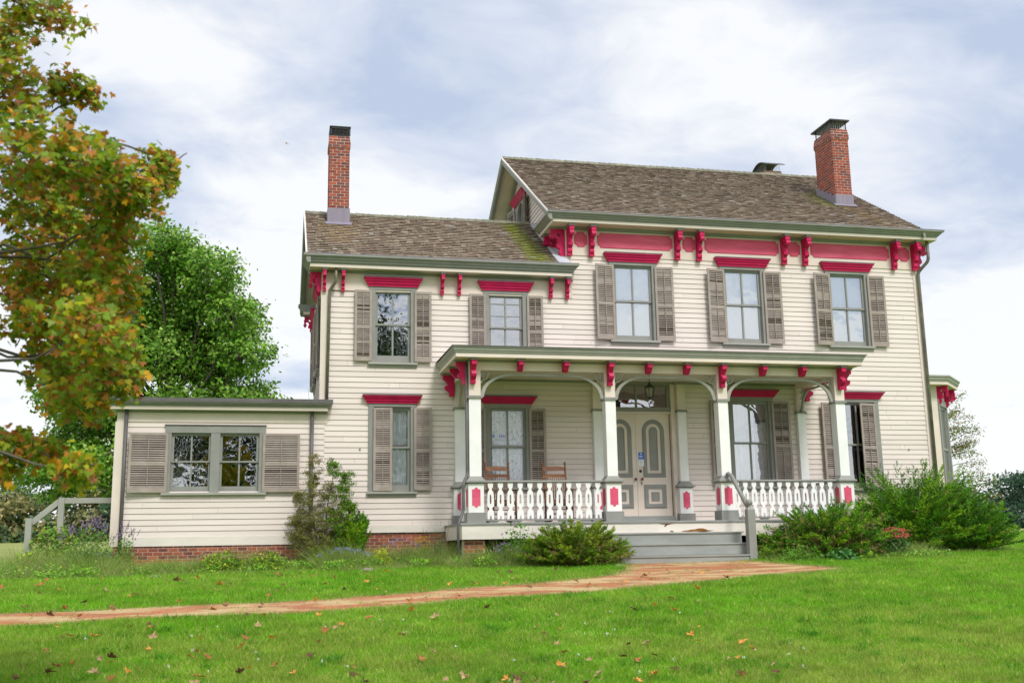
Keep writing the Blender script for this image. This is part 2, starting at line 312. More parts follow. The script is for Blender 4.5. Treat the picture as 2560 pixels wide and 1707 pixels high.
# ------------------------------------------------------------------ the house
H = thing('farmhouse', 'cream clapboard farmhouse with crimson brackets, cedar roofs and a front porch', 'house', (7.0, 4.0, -.2))
def P(mb, name, mt, parent=None, label=None, smooth=False): return mb.build(name, mt, parent or H, smooth, label)

def siding(mb, u0u1, z0, z1, opens, exp=.1272):
    """clapboards on the plane t=0; local coords (u, out, z)"""
    z = z0; rj = random.Random(int(z0*1000)+len(opens))
    base_ = (0.745, 0.65, 0.59)
    while z < z1-1e-4:
        joints = [rj.uniform(-3, 16.5) for _ in range(5)]; fb_ = [rj.uniform(.955, 1.03) for _ in range(7)]
        zt = min(z+exp, z1); cuts = {z, zt}
        for a, b, c, d in opens:
            for q in (c, d):
                if z < q < zt: cuts.add(q)
        cs = sorted(cuts)
        for q0, q1 in zip(cs[:-1], cs[1:]):
            a0, b0 = u0u1(q0); a1, b1 = u0u1(q1)
            if b0-a0 < .01: continue
            segs = [(a0, b0, a1, b1)]
            for (ua, ub, za, zb) in opens:
                if za < (q0+q1)/2 < zb:
                    ns_ = []
                    for s0, e0, s1, e1 in segs:
                        if ub <= s0 or ua >= e0: ns_.append((s0, e0, s1, e1)); continue
                        if s0 < ua: ns_.append((s0, ua, s1, ua))
                        if ub < e0: ns_.append((ub, e0, ub, e1))
                    segs = ns_
            f = lambda q: .020-.015*(q-z)/exp
            s2 = []
            for s0, e0, s1, e1 in segs:
                js = sorted(j_ for j_ in joints if max(s0, s1)+.1 < j_ < min(e0, e1)-.1); pa = (s0, s1)
                for j_ in js: s2.append((pa[0], j_-.0015, pa[1], j_-.0015)); pa = (j_+.0015, j_+.0015)
                s2.append((pa[0], e0, pa[1], e1))
            for s0, e0, s1, e1 in s2:
                bc = tuple(q_*fb_[sum(1 for j_ in joints if j_ < (s0+e0)/2)] for q_ in base_)
                qt = q1-.007 if (q1 == zt and zt < z1-1e-4) else q1
                mb.add([(s0, -f(q0), q0), (e0, -f(q0), q0), (e1, -f(qt), qt), (s1, -f(qt), qt)], [(0, 1, 2, 3)], bc)
                if qt < q1: mb.add([(s1, .014, q1-.02), (e1, .014, q1-.02), (e1, .014, q1+.004), (s1, .014, q1+.004)], [(0, 1, 2, 3)], base_)
                if q0 == z: mb.add([(s0, .014, q0), (e0, .014, q0), (e0, -f(q0), q0), (s0, -f(q0), q0)], [(0, 1, 2, 3)], base_)
        z = zt
FR = None
LEFT = lambda X: (lambda x, y, z: (X+y, -x, z))        # local u -> -Y, so that facing -X
def side_T(X, sgn):                                     # sgn=-1 wall faces -X, +1 faces +X ; local (u=Y, out, z)
    return (lambda x, y, z: (X+y, x, z)) if sgn < 0 else (lambda x, y, z: (X-y, x, z))

WX0, WX1 = 6.99, 16.69; DM = 9.6
opens = []
def reg(x0, x1, z0, z1): opens.append((x0, x1, z0, z1))

# ---- windows
def shutter(parent, x0, x1, z0, z1, hinge, tilt, T, wob, label=None, yb=-.06, rod=True):
    """louvred shutter; hinge 'l' or 'r' is the edge that stays at the wall"""
    w = x1-x0; hx = x0 if hinge == 'l' else x1; sg = 1 if hinge == 'l' else -1
    c_, s_ = math.cos(R(tilt)), math.sin(R(tilt))
    def S(u, t, z):      # u from hinge outwards, t thickness outwards
        return T(hx+sg*(u*c_+t*s_*0), yb-u*s_-t, z) if T else (hx+sg*u*c_, yb-u*s_-t, z)
    mb = MB(S); th = .035; st = .055; rng_ = random.Random(wob)
    mb.box(0, st, 0, th, z0, z1); mb.box(w-st, w, 0, th, z0, z1)
    h = z1-z0; zm = z0+h*.47
    mb.box(st, w-st, 0, th-.002, z0, z0+.11); mb.box(st, w-st, 0, th-.002, z1-.06, z1); mb.box(st, w-st, 0, th-.002, zm-.03, zm+.03)
    for a, b in ((z0+.11, zm-.03), (zm+.03, z1-.06)):
        n = int((b-a)/.047); p_ = (b-a)/n
        base = rng_.choice((26, 32, 38)); run = 0
        for i in range(n):
            if rng_.random() < .13: run = rng_.randint(1, 2); ang_r = rng_.choice((70, 8, -10, 62))
            ang = R(ang_r if run > 0 else base+rng_.uniform(-7, 7)); run -= 1
            zc = a+(i+.5)*p_; hh = .028; dy = math.cos(ang)*hh; dz = math.sin(ang)*hh
            y_ = th/2
            mb.hexa([(st, y_-dy*.6, zc+dz-.004), (w-st, y_-dy*.6, zc+dz-.004), (w-st, y_+dy*.6, zc-dz-.004), (st, y_+dy*.6, zc-dz-.004),
                     (st, y_-dy*.6, zc+dz+.004), (w-st, y_-dy*.6, zc+dz+.004), (w-st, y_+dy*.6, zc-dz+.004), (st, y_+dy*.6, zc-dz+.004)])
        if rod: mb.box(w/2-.008, w/2+.008, th+.002, th+.016, a+.02+rng_.uniform(0, .02), b-.02)
    nf = len(mb.f); mb.box(st-.004, w-st+.004, .0005, .0025, z0+.08, z1-.05)  # added dark sheet, painting the shade seen between the louvres
    o = P(mb, 'shutter', M['taupe'], parent, label); o.data.materials.append(M['gapshade'])
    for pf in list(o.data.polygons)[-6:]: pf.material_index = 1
    hb = MB(S)
    for zz in (z0+.16, z1-.16): hb.box(-.05, .03, th, th+.014, zz-.02, zz+.02)
    P(hb, 'hinge', M['gutter'], o) if False else None
    return o
CROWN = [(.0, 0.0), (.03, 0.0), (.035, .03), (.06, .05), (.065, .075), (.09, .10), (.10, .13), (.125, .145), (.125, .165), (0, .165)]
def mould(mb, prof, path, closed=False):
    """sweep (out, z) profile along 2-D path with mitred corners; outward is to the right of travel"""
    n = len(path); vs = []; k = len(prof)
    for i, p_ in enumerate(path):
        p_ = Vector(p_); a = Vector(path[i-1]) if i > 0 else None; b = Vector(path[i+1]) if i < n-1 else None
        d0 = (p_-a).normalized() if a is not None else None; d1 = (b-p_).normalized() if b is not None else None
        if d0 is None: d0 = d1
        if d1 is None: d1 = d0
        n0 = Vector((d0.y, -d0.x)); n1 = Vector((d1.y, -d1.x)); mm = (n0+n1); mm = mm/(mm.dot(n0)) if mm.length > 1e-6 else n0
        for o_, z in prof: q = p_+mm*o_; vs.append((q.x, q.y, z))
    fs = [(i*k+j, i*k+(j+1) % k, (i+1)*k+(j+1) % k, (i+1)*k+j) for i in range(n-1) for j in range(k)]
    fs += [tuple(range(k)), tuple((n-1)*k+j for j in range(k-1, -1, -1))]
    mb.add(vs, fs); return mb
def window(cx, gw, g0, gm, g1, top, c0, c1, sill, cw, shut=(), inside='dark', name='window', T=None, reg_open=True, glass='glass', extra=False, label=None, seed=1, crown=True, bottom=None):
    ow = gw+.06
    Tf = (lambda x, y, z: (x, y, z)) if T is None else T
    if reg_open: reg(cx-ow, cx+ow, sill+.02, top)
    mb = MB(Tf)
    # casing: two side boards, head board
    mb.box(cx-cw, cx-ow, -.047, .09, sill+.05, top); mb.box(cx+ow, cx+cw, -.047, .09, sill+.05, top)
    mb.box(cx-cw-.004, cx+cw+.004, -.052, .09, top, c0+.02)
    # sashes
    for (a, b, y) in ((gm, g1, .025), (g0, gm-.03, .06)):
        ta = top-.045 if b == g1 else b+.06; tb = a-.045 if b == g1 else sill+.055
        mb.box(cx-ow, cx-gw, y, y+.03, tb, ta); mb.box(cx+gw, cx+ow, y, y+.03, tb, ta)
        mb.box(cx-gw, cx+gw, y, y+.03, b, ta); mb.box(cx-gw, cx+gw, y, y+.03, tb, a)
        mb.box(cx-.02, cx+.02, y-.002, y+.028, a, b)
        if extra and b == g1: mb.box(cx-gw, cx-.02, y, y+.02, b-.17, b-.15); mb.box(cx+.02, cx+gw, y, y+.02, b-.17, b-.15); mb.box(cx-gw, cx-.02, y, y+.02, b-.47, b-.455); mb.box(cx+.02, cx+gw, y, y+.02, b-.47, b-.455)
    mb.box(cx-ow, cx+ow, .0, .09, top-.045, top-.002)
    w = P(mb, name, M['sage'], None, label)
    gb = MB(Tf)
    for (a, b, y) in ((gm, g1, .045), (g0, gm-.03, .08)): gb.add([(cx-gw, y, a), (cx+gw, y, a), (cx+gw, y, b), (cx-gw, y, b)], [(0, 1, 2, 3)])
    P(gb, 'pane', M[glass], w)
    sb = MB(Tf); sb.box(cx-cw-.03, cx+cw+.03, -.10, .09, sill, sill+.05); sb.box(cx-cw, cx+cw, -.045, .0, sill-.06, sill-.001); P(sb, 'sill', M['sagel'], w)
    if crown:
        # crown moulding over the head casing, mitred returns
        k = (c1-c0)/.165; pr = [(o_*1.02, c0+z*k) for o_, z in CROWN]; lx0, lx1 = cx-cw-.01, cx+cw+.01
        cb = MB(Tf); mould(cb, pr, [(lx0, .02), (lx0, -.05), (lx1, -.05), (lx1, .02)]) if T is None or True else None
        P(cb, 'crown_moulding', M['red'], w)
        tb_ = MB(Tf); tb_.box(lx0-.135, lx1+.135, -.05-.135, .01, c1+.001, c1+.026); P(tb_, 'crown_cap', M['gutter'], w)
    for i, (x0, x1, z0, z1, hg, ti) in enumerate(shut): shutter(w, x0, x1, z0, z1, hg, ti, T, seed*13+i, rod=True)
    if inside == 'shade':
        b_ = MB(Tf); b_.box(cx-ow, cx+ow, .105, .11, sill, top-.03); P(b_, 'window_shade', M['shade'], w)
    elif inside in ('lace', 'lace2'):
        b_ = MB(Tf); n = 60
        for i in range(n):
            xa = cx-ow+2*ow*i/n; xb = cx-ow+2*ow*(i+1)/n; ya = .125+.015*math.sin(i*.9)+.006*math.sin(i*2.3); yb_ = .125+.015*math.sin((i+1)*.9)+.006*math.sin((i+1)*2.3)
            b_.add([(xa, ya, sill), (xb, yb_, sill), (xb, yb_, top-.05), (xa, ya, top-.05)], [(0, 1, 2, 3)])
        P(b_, 'curtain', M[inside], w)
    elif inside == 'drapes':
        for (xa0, xb0, mt_, ph) in ((cx-ow, cx+.13, 'lace2', 0), (cx+.13, cx+ow-.09, 'drape', 2)):
            b_ = MB(Tf); n = 40
            for i in range(n):
                xa = xa0+(xb0-xa0)*i/n; xb = xa0+(xb0-xa0)*(i+1)/n; ya = .135+.022*math.sin(i*.75+ph); yb_ = .135+.022*math.sin((i+1)*.75+ph)
                b_.add([(xa, ya, sill), (xb, yb_, sill), (xb, yb_, top-.05), (xa, ya, top-.05)], [(0, 1, 2, 3)])
            P(b_, 'curtain', M[mt_], w)
    elif inside == 'roller':
        b_ = MB(Tf); b_.box(cx-ow, cx+ow, .15, .155, g1-.09, top); P(b_, 'window_shade', M['shade'], w)
    return w
# upper windows of the tall block
for i, cx in enumerate((8.70, 11.665, 14.63)):
    window(cx, .436, 5.21, 6.10, 6.93, 7.0, 7.075, 7.275, 5.02, .62, [(cx-1.02, cx-.515, 5.07, 6.98, 'r', 9), (cx+.56, cx+1.04, 5.07, 6.97, 'l', 3)], 'shade', seed=i+1)
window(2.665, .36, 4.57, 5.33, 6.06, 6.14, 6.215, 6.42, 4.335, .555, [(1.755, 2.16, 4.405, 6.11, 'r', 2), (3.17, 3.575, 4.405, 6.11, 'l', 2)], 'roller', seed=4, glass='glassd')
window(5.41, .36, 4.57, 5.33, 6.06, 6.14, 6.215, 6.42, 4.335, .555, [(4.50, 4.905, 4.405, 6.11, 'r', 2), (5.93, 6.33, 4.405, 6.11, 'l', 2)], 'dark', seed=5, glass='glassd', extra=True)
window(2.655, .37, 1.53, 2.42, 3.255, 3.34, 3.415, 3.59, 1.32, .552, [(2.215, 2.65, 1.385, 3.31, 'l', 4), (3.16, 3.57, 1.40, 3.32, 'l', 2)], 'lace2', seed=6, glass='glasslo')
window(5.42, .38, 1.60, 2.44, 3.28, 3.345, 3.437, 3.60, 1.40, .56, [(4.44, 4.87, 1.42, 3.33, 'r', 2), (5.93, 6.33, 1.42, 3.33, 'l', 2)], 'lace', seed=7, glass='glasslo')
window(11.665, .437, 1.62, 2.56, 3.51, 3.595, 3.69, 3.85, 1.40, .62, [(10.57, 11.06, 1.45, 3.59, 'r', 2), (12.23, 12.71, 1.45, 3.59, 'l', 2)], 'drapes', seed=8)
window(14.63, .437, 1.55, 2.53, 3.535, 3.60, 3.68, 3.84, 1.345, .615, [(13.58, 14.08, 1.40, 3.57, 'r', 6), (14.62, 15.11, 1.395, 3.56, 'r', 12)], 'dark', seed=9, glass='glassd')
# annex twin window
def twin():
    reg(-2.26, -.35, 1.40, 2.70)
    mb = MB(); mb.box(-2.39, -2.26, -.047, .09, 1.37, 2.70); mb.box(-.35, -.215, -.047, .09, 1.37, 2.70); mb.box(-2.394, -.211, -.052, .09, 2.70, 2.86); mb.box(-1.41, -1.21, -.045, .09, 1.37, 2.70)
    gb = MB()
    for a in (-2.20, -1.157):
        b = a+.745
        for (z0, z1, y) in ((2.08, 2.64, .025), (1.515, 2.045, .06)):
            ta = 2.70 if z1 > 2.3 else z1+.05; tb = z0-.035 if z1 > 2.3 else 1.40
            mb.box(a-.06, a, y, y+.03, tb, ta); mb.box(b, b+.06, y, y+.03, tb, ta); mb.box(a, b, y, y+.03, z1, ta); mb.box(a, b, y, y+.03, tb, z0); mb.box((a+b)/2-.018, (a+b)/2+.018, y-.002, y+.028, z0, z1)
            gb.add([(a, y+.02, z0), (b, y+.02, z0), (b, y+.02, z1), (a, y+.02, z1)], [(0, 1, 2, 3)])
    w = P(mb, 'window', M['sage'], None, 'low twin window in the single storey annex'); P(gb, 'pane', M['glassd'], w)
    sb = MB(); sb.box(-2.43, -.175, -.10, .0, 1.32, 1.37); P(sb, 'sill', M['sagel'], w)
    cb = MB(); cb.box(-2.41, -.20, -.07, 0, 2.861, 2.885); P(cb, 'crown_cap', M['gutter'], w)
    shutter(w, -3.14, -2.32, 1.375, 2.69, 'r', 5, None, 91); shutter(w, -.27, .55, 1.375, 2.69, 'l', 1, None, 92)
    b_ = MB(); b_.box(-2.15, -1.98, .15, .17, 1.45, 2.45); P(b_, 'curtain', M['creamt'], w)
twin()
# windows in the left side wall of the wing, the gable and the bay
TL = side_T(1.02, -1)
def tshift(T, du): return lambda x, y, z: T(x+du, y, z)
side_open = [(1.5-.42, 1.5+.42, 4.35, 6.14), (4.2-.42, 4.2+.42, 4.35, 6.14)]
for cy in (1.5, 4.1):
    window(cy, .36, 4.57, 5.33, 6.06, 6.14, 6.215, 6.42, 4.335, .555, [(cy-.93, cy-.52, 4.405, 6.11, 'r', 4), (cy+.52, cy+.93, 4.405, 6.11, 'l', 4)], 'dark', seed=int(cy*7), T=TL, reg_open=False, glass='glassd')

# ---- door
def ring(mb, outer, inner, t0, t1):
    n = len(outer); vs = [XZ(a, b, t1) for a, b in outer]+[XZ(a, b, t1) for a, b in inner]+[XZ(a, b, t0) for a, b in outer]+[XZ(a, b, t0) for a, b in inner]
    fs = []
    for i in range(n):
        j = (i+1) % n; fs += [(i, j, n+j, n+i), (i, 2*n+i, 2*n+j, j), (n+i, n+j, 3*n+j, 3*n+i)]
    mb.add(vs, fs)
def arch(cx, hw, z0, zs, n=14): return [(cx-hw, z0), (cx+hw, z0)]+[(cx+hw*math.cos(t), zs+hw*math.sin(t)) for t in np.linspace(0, math.pi, n)]
def box4(cx, hw, z0, z1): return [(cx-hw, z0), (cx+hw, z0), (cx+hw, z1), (cx-hw, z1)]
reg(7.80, 9.56, .62, 3.98)
def door(cx, x0, x1, lab, knobx):
    D = -.10
    mb = MB(); mb.box(x0, x1, .10, .14, .76, 3.25); d = P(mb, 'door', M['creamt'], None, lab)
    g = MB()
    for (hw, z0, zs, hw2, z2) in ((.288, 1.694, 2.826, .262, 1.72), (.262, 1.72, 2.826, .225, 1.757), (.225, 1.757, 2.826, .185, 1.795)):
        t = {.288: .014, .262: .026, .225: .018}[hw]; ring(g, arch(cx, hw, z0, zs), arch(cx, hw2, z2, zs), D, D+t)
    g.plate([arch(cx, .106, 1.866, 2.826)], XZ, D, D+.012); ring(g, arch(cx, .106, 1.866, 2.826), arch(cx, .085, 1.887, 2.826), D+.012, D+.022)
    for (hw, q, hw2, q2, t) in ((.286, 0, .258, .028, .014), (.258, .028, .222, .064, .026), (.222, .064, .178, .105, .018)):
        ring(g, box4(cx, hw, .947+q, 1.518-q), box4(cx, hw2, .947+q2, 1.518-q2), D, D+t)
    g.plate([box4(cx, .10, 1.128, 1.336)], XZ, D, D+.012); ring(g, box4(cx, .10, 1.128, 1.336), box4(cx, .08, 1.148, 1.316), D+.012, D+.022)
    P(g, 'door_panel', M['sage'], d)
    k = MB()
    k.T = lambda x, y, z: (knobx+x, .10-z, 1.65+y); k.lathe((0, 0, 0), [(.02, 0), (.02, .015), (.012, .02), (.012, .035), (.03, .045), (.036, .06), (.03, .075), (.01, .082)])
    P(k, 'door_knob', M['knob'], d, smooth=True)
    if cx > 8.7:
        k = MB(); k.T = lambda x, y, z: (8.745+x, .10-z, 1.845+y); k.lathe((0, 0, 0), [(.036, 0), (.036, .012), (.02, .018), (.004, .018)]); P(k, 'lock', M['black'], d)
    k = MB(); k.box(knobx-.012, knobx+.012, .09, .098, 1.51, 1.59); P(k, 'keyhole_plate', M['knob' if cx > 8.7 else 'paper'], d)
    return d
door(9.105, 8.70, 9.535, 'right hand leaf of the cream double door with deadlock', 8.765)
door(8.255, 7.825, 8.66, 'left hand leaf of the cream double door', 8.60)
PS('door_trim', [(8.655, 8.705, .085, .13, .76, 3.249), (7.80, 9.56, .03, .16, 3.25, 3.30)], 'creamt')
tr = MB(); tr.box(7.78, 9.57, .0, .13, 3.30, 3.345); tr.box(7.79, 9.56, -.03, .13, 3.345, 3.40)
tr.box(7.80, 7.85, .03, .12, 3.40, 3.98); tr.box(9.48, 9.56, .03, .12, 3.40, 3.98); tr.box(7.85, 9.48, .03, .12, 3.93, 3.98); tr.box(8.665, 8.705, .035, .12, 3.40, 3.93)
tr = P(tr, 'transom_window', M['sage']); g = MB(); g.add([(7.85, .07, 3.40), (9.48, .07, 3.40), (9.48, .07, 3.93), (7.85, .07, 3.93)], [(0, 1, 2, 3)]); P(g, 'pane', M['glassd'], tr)
PS('door_casing', [(9.56, 9.66, -.03, .14, .60, 4.0), (7.70, 7.80, -.03, .14, .60, 4.0)], 'creamt')
a = MB(); a.box(7.76, 9.60, -.06, .2, .59, .66); a.box(7.80, 9.56, .02, .2, .66, .76); P(a, 'threshold', M['floorp'])

# ---- walls
fw_ = MB(); siding(fw_, lambda z: (1.10, 16.61) if z < 6.11 else (7.10, 16.61), .61, 7.22, opens); P(fw_, 'wall', M['cream'], None)
aw = MB(); siding(aw, lambda z: (-3.25, 1.10), .41, 2.945, opens, .1272); P(aw, 'annex_wall', M['cream'])
# board joints and nails are tiny; side and rear walls
sw = MB(side_T(1.02, -1)); siding(sw, lambda z: (.0, 5.2), .61, 6.11, side_open); P(sw, 'wall', M['cream'])
RS = math.tan(R(32)); WR = math.tan(R(32.5))
gwl = MB(side_T(6.99, -1))
def gab(z):
    if z < 8.0: return (.10, DM)
    q = (z-7.95)/RS; return (.0+max(.1, q-.35), DM-max(.1, q-.35))
GWIN = (4.28, 5.32, 8.9, 10.18); siding(gwl, gab, 6.3, 11.1, [GWIN]); P(gwl, 'gable_wall', M['cream'])
gwr = MB(side_T(WX1, 1)); siding(gwr, gab, .61, 11.1, []); P(gwr, 'wall', M['cream'])
al = MB(side_T(-3.41, -1)); siding(al, lambda z: (0, 4.2), .41, 2.945, []); P(al, 'annex_wall', M['cream'])
PS('rear_wall', [(7.0, 16.68, DM-.1, DM, .3, 8.0), (1.03, 7.0, 5.1, 5.2, .3, 7.2), (-3.4, 1.03, 4.1, 4.2, .2, 3.2)], 'creamt')
# rooms behind the glass
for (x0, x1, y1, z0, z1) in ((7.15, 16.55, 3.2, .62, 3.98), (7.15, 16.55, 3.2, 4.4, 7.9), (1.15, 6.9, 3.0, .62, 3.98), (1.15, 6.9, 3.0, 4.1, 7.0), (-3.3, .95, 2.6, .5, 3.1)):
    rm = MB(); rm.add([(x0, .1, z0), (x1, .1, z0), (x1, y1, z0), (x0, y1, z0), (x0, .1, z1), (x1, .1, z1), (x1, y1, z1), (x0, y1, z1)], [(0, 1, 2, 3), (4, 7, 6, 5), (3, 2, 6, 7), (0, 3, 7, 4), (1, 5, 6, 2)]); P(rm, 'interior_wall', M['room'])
# corner boards and water table
PS('corner_board', [(16.60, 16.715, -.032, .1, .45, 7.203), (6.967, 7.11, -.032, .12, 6.9, 7.203), (.97, 1.13, -.032, .13, 3.35, 6.098), (-3.46, -3.24, -.032, .15, .217, 2.938)], 'creamt')
PS('water_table', [(1.02, 4.0, -.028, .1, .445, .612), (4.0, 16.6, -.028, .1, .445, .609), (-3.24, 1.02, -.028, .1, .215, .412), (-3.45, -3.43, .15, 4.2, .215, .41)], 'skirt')
PS('frieze', [(6.985, 16.70, -.03, .02, 7.205, 7.92), (6.965, 6.985, -.03, 1.0, 7.205, 7.92), (16.70, 16.72, -.03, 1.0, 7.205, 7.92), (1.0, 7.10, -.03, .02, 6.10, 6.55), (.98, 1.0, -.03, 5.2, 6.10, 6.55), (-3.43, 1.16, -.03, .02, 2.94, 3.19)], 'creamt')
PS('bed_moulding', [(6.93, 16.76, -.09, -.03, 7.86, 7.93), (.95, 7.12, -.08, -.03, 6.52, 6.575), (-3.45, 1.16, -.07, -.03, 3.15, 3.20), (6.92, 6.965, -.03, 1.0, 7.86, 7.93)], 'sage')
# brick foundation
def bricks(mb, x0, x1, y, z0, z1, T=None, bw=.21, bh=.078, seed=3, cols=((.34, .10, .055), (.40, .12, .06), (.28, .075, .05), (.21, .07, .055))):
    rr = random.Random(seed); z = z0; k = 0
    while z < z1-.02:
        zt = min(z+bh-.016, z1); x = x0-(bw/2 if k % 2 else 0)
        while x < x1:
            a_, b_ = max(x, x0), min(x+bw-.016, x1)
            if b_-a_ > .02:
                c_ = rr.choice(cols); f_ = rr.uniform(.8, 1.15); j = rr.uniform(0, .003)
                mb.box(a_, b_, y-.006-j, y+.02, z, zt, tuple(q*f_ for q in c_))
            x += bw
        z += bh; k += 1
for (x0_, x1_, y_, zt_, sd_, yb_) in ((-3.38, 1.0, .0, .215, 3, 4.1), (1.02, 4.1, .03, .443, 5, 5.1), (13.1, 16.6, .03, .443, 6, 9.5)):
    fb = MB(); bricks(fb, x0_, x1_, y_, -.6, zt_, seed=sd_); fc = MB(); fc.box(x0_, x1_, y_+.002, yb_, -.6, zt_-.002)
    fo = P(fb, 'foundation', M['brick']); P(fc, 'mortar_bed', M['mortar'], fo)

# ---- cornices
def cornice(name, path, zs, prj, zc, cd=.15):
    """fascia board + projecting crown; zs soffit height, prj crown projection, zc crown top, cd crown depth"""
    fa = MB(); mould(fa, [(-.02, zs), (prj-cd, zs), (prj-cd, zs+.07), (-.02, zs+.07)], path)
    P(fa, 'soffit', M['creamt'])
    h = zc-(zs+.07); b = prj-cd; pr = [(0, 0), (b+.01*cd, 0), (b+.08*cd, .10*h), (b+.30*cd, .20*h), (b+.34*cd, .34*h), (b+.55*cd, .44*h), (b+.62*cd, .58*h), (b+.92*cd, .74*h), (prj, .78*h), (prj, h), (0, h)]
    cb = MB(); mould(cb, [(o_, zs+.071+z) for o_, z in pr], path); P(cb, name, M['sage'])
cornice('cornice', [(6.99, 1.0), (6.99, 0), (16.70, 0), (16.70, 1.0)], 7.93, .59, 8.165)
cornice('wing_cornice', [(1.02, .55), (1.02, 0), (6.70, 0), (6.70, .01)], 6.575, .48, 6.86)
cornice('wing_cornice', [(1.02, 5.2), (1.02, 4.9)], 6.575, .48, 6.86)
cornice('annex_cornice', [(-3.41, .9), (-3.41, 0), (.93, 0), (.93, .01)], 3.20, .33, 3.36, .10)
am = MB(); am.box(-3.745, 1.27, -.345, 4.4, 3.361, 3.45); P(am, 'annex_roof', M['gutter'])
# metal edge strips on the eaves
PS('gutter_lining', [(6.40, 17.30, -.60, -.3, 8.166, 8.18), (.53, 7.18, -.485, -.3, 6.861, 6.875)], 'lead')
# little tin roofs over the cornice returns
t = MB(); t.add([(6.40, -.59, 8.17), (7.0, -.59, 8.17), (7.0, 1.0, 8.17), (6.40, 1.0, 8.17), (6.98, -.1, 8.22), (6.98, 1.0, 8.22)], [(0, 4, 5, 3), (0, 1, 4), (3, 5, 2)]); P(t, 'return_roof', M['gutter']); t = MB()
t.add([(17.29, -.59, 8.17), (16.69, -.59, 8.17), (16.69, 1.0, 8.17), (17.29, 1.0, 8.17), (16.71, -.1, 8.22), (16.71, 1.0, 8.22)], [(0, 3, 5, 4), (0, 4, 1), (3, 2, 5)]); P(t, 'return_roof', M['gutter'])

# ---- roofs of real shingles
def shingled(name, x0, x1, y0, z0, slope, yr, moss, seed, edge=None, label=None):
    rr = random.Random(seed); mb = MB(); L_ = (yr-y0)*math.sqrt(1+slope*slope); ex = .148; n = int(L_/ex)+1; cs = 1/math.sqrt(1+slope*slope); sn = slope*cs
    for r in range(n):
        x = x0-rr.uniform(0, .1); s0 = r*ex; rowf = rr.uniform(.9, 1.1)
        while x < x1:
            w = rr.uniform(.08, .19); a_, b_ = max(x, x0), min(x+w-.005, x1); x += w
            if b_-a_ < .015: continue
            j = rr.uniform(-.005, .005); s1 = s0+ex*1.35; th = rr.uniform(.014, .026)
            sa, sb_ = s0+j, min(s1, L_+.02)
            base = rr.choice(((.245, .185, .125), (.285, .22, .155), (.20, .15, .10), (.33, .26, .185), (.24, .165, .12)))
            f_ = rr.uniform(.86, 1.14)*rowf; c_ = [q*f_ for q in base]
            if rr.random() < .012: c_ = [.42, .39, .34]
            xm, ym = (a_+b_)/2, y0+sa*cs
            mo = moss(xm, ym, rr)
            if mo is not None: k_, mc = mo; c_ = [q*(1-k_)+w_*k_ for q, w_ in zip(c_, mc)]
            pt = lambda xx, s_, t_: (xx, y0+s_*cs-t_*sn, z0+s_*sn+t_*cs)
            mb.hexa([pt(a_, sa, 0), pt(b_, sa, 0), pt(b_, sb_, 0), pt(a_, sb_, 0), pt(a_, sa, th+.012), pt(b_, sa, th+.012), pt(b_, sb_, .004), pt(a_, sb_, .004)]); mb.c += [tuple(c_), tuple(c_), tuple(q*.30 for q in c_), tuple(c_), tuple(c_), tuple(c_)]  # butt end grain coloured darker, painting in each row's shadow line
    zr = z0+(yr-y0)*slope
    x = x0
    while x < x1:      # ridge caps
        w = rr.uniform(.16, .22); e = min(x+w, x1); f_ = rr.uniform(.8, 1.2); c_ = (.20*f_, .19*f_, .13*f_); k_ = rr.uniform(0, .015)
        mb.hexa([(x, yr-.14, zr-.14*slope+.025), (e, yr-.14, zr-.14*slope+.015), (e, yr, zr+.03+k_), (x, yr, zr+.045+k_), (x, yr-.14, zr-.14*slope+.045), (e, yr-.14, zr-.14*slope+.035), (e, yr, zr+.05+k_), (x, yr, zr+.065+k_)], c_); x += w*.96
    return P(mb, name, M['shingle'], None, label)
def moss_main(x, y, rr):
    d = abs((x-15.1)-(y-1.6)*.0)/.55; k_ = 0
    if x < 15.42 and 1.15 < y < 2.5: k_ = max(0, 1-(15.42-x)/.85)*rr.uniform(.5, 1)
    if k_ > .1: return k_, (.22, .25, .03)
    if 15.2 < x < 16.2+(1.4-y)*.2 and y < 1.4:
        k_ = max(0, 1-abs(x-15.6-(1.4-y)*.12)/.42)*rr.uniform(.1, .7); return k_, (.33, .21, .07)
    return None
def moss_wing(x, y, rr):
    k_ = max(0, 1-abs(x-6.15+(y-1)*.05)/.38)
    k_ = min(1, k_*1.6)*rr.uniform(.55, 1)
    if x < 5.95: k_ *= .8
    if k_ > .05: return k_, (.20, .235, .018)
    if .85 < x < 2.05 and y < 1.8 and y > .3:
        q = rr.uniform(0, .75)*(1-abs(x-1.45)/.75); return max(0, q), (.42, .29, .13)
    if x > 6.3: return .4, (.10, .10, .06)
    return None
YR, ZR = 4.8, 8.17+(4.8+.52)*RS
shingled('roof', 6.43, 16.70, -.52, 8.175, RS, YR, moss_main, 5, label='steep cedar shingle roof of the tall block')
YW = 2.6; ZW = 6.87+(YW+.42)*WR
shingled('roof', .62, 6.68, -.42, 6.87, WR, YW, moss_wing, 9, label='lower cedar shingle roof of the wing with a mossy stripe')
SH = mat('plain_shingle', (.19, .15, .10), .85, .3, 20, .5, 60); t = MB(); t.add([(6.43, YR, ZR+.02), (16.70, YR, ZR+.02), (16.70, 10.1, 8.17), (6.43, 10.1, 8.17)], [(0, 1, 2, 3)]); P(t, 'rear_roof', SH); t = MB(); t.add([(.62, YW, ZW+.02), (7.0, YW, ZW+.02), (7.0, 5.6, 6.87), (.62, 5.6, 6.87)], [(0, 1, 2, 3)])
P(t, 'rear_roof', SH)
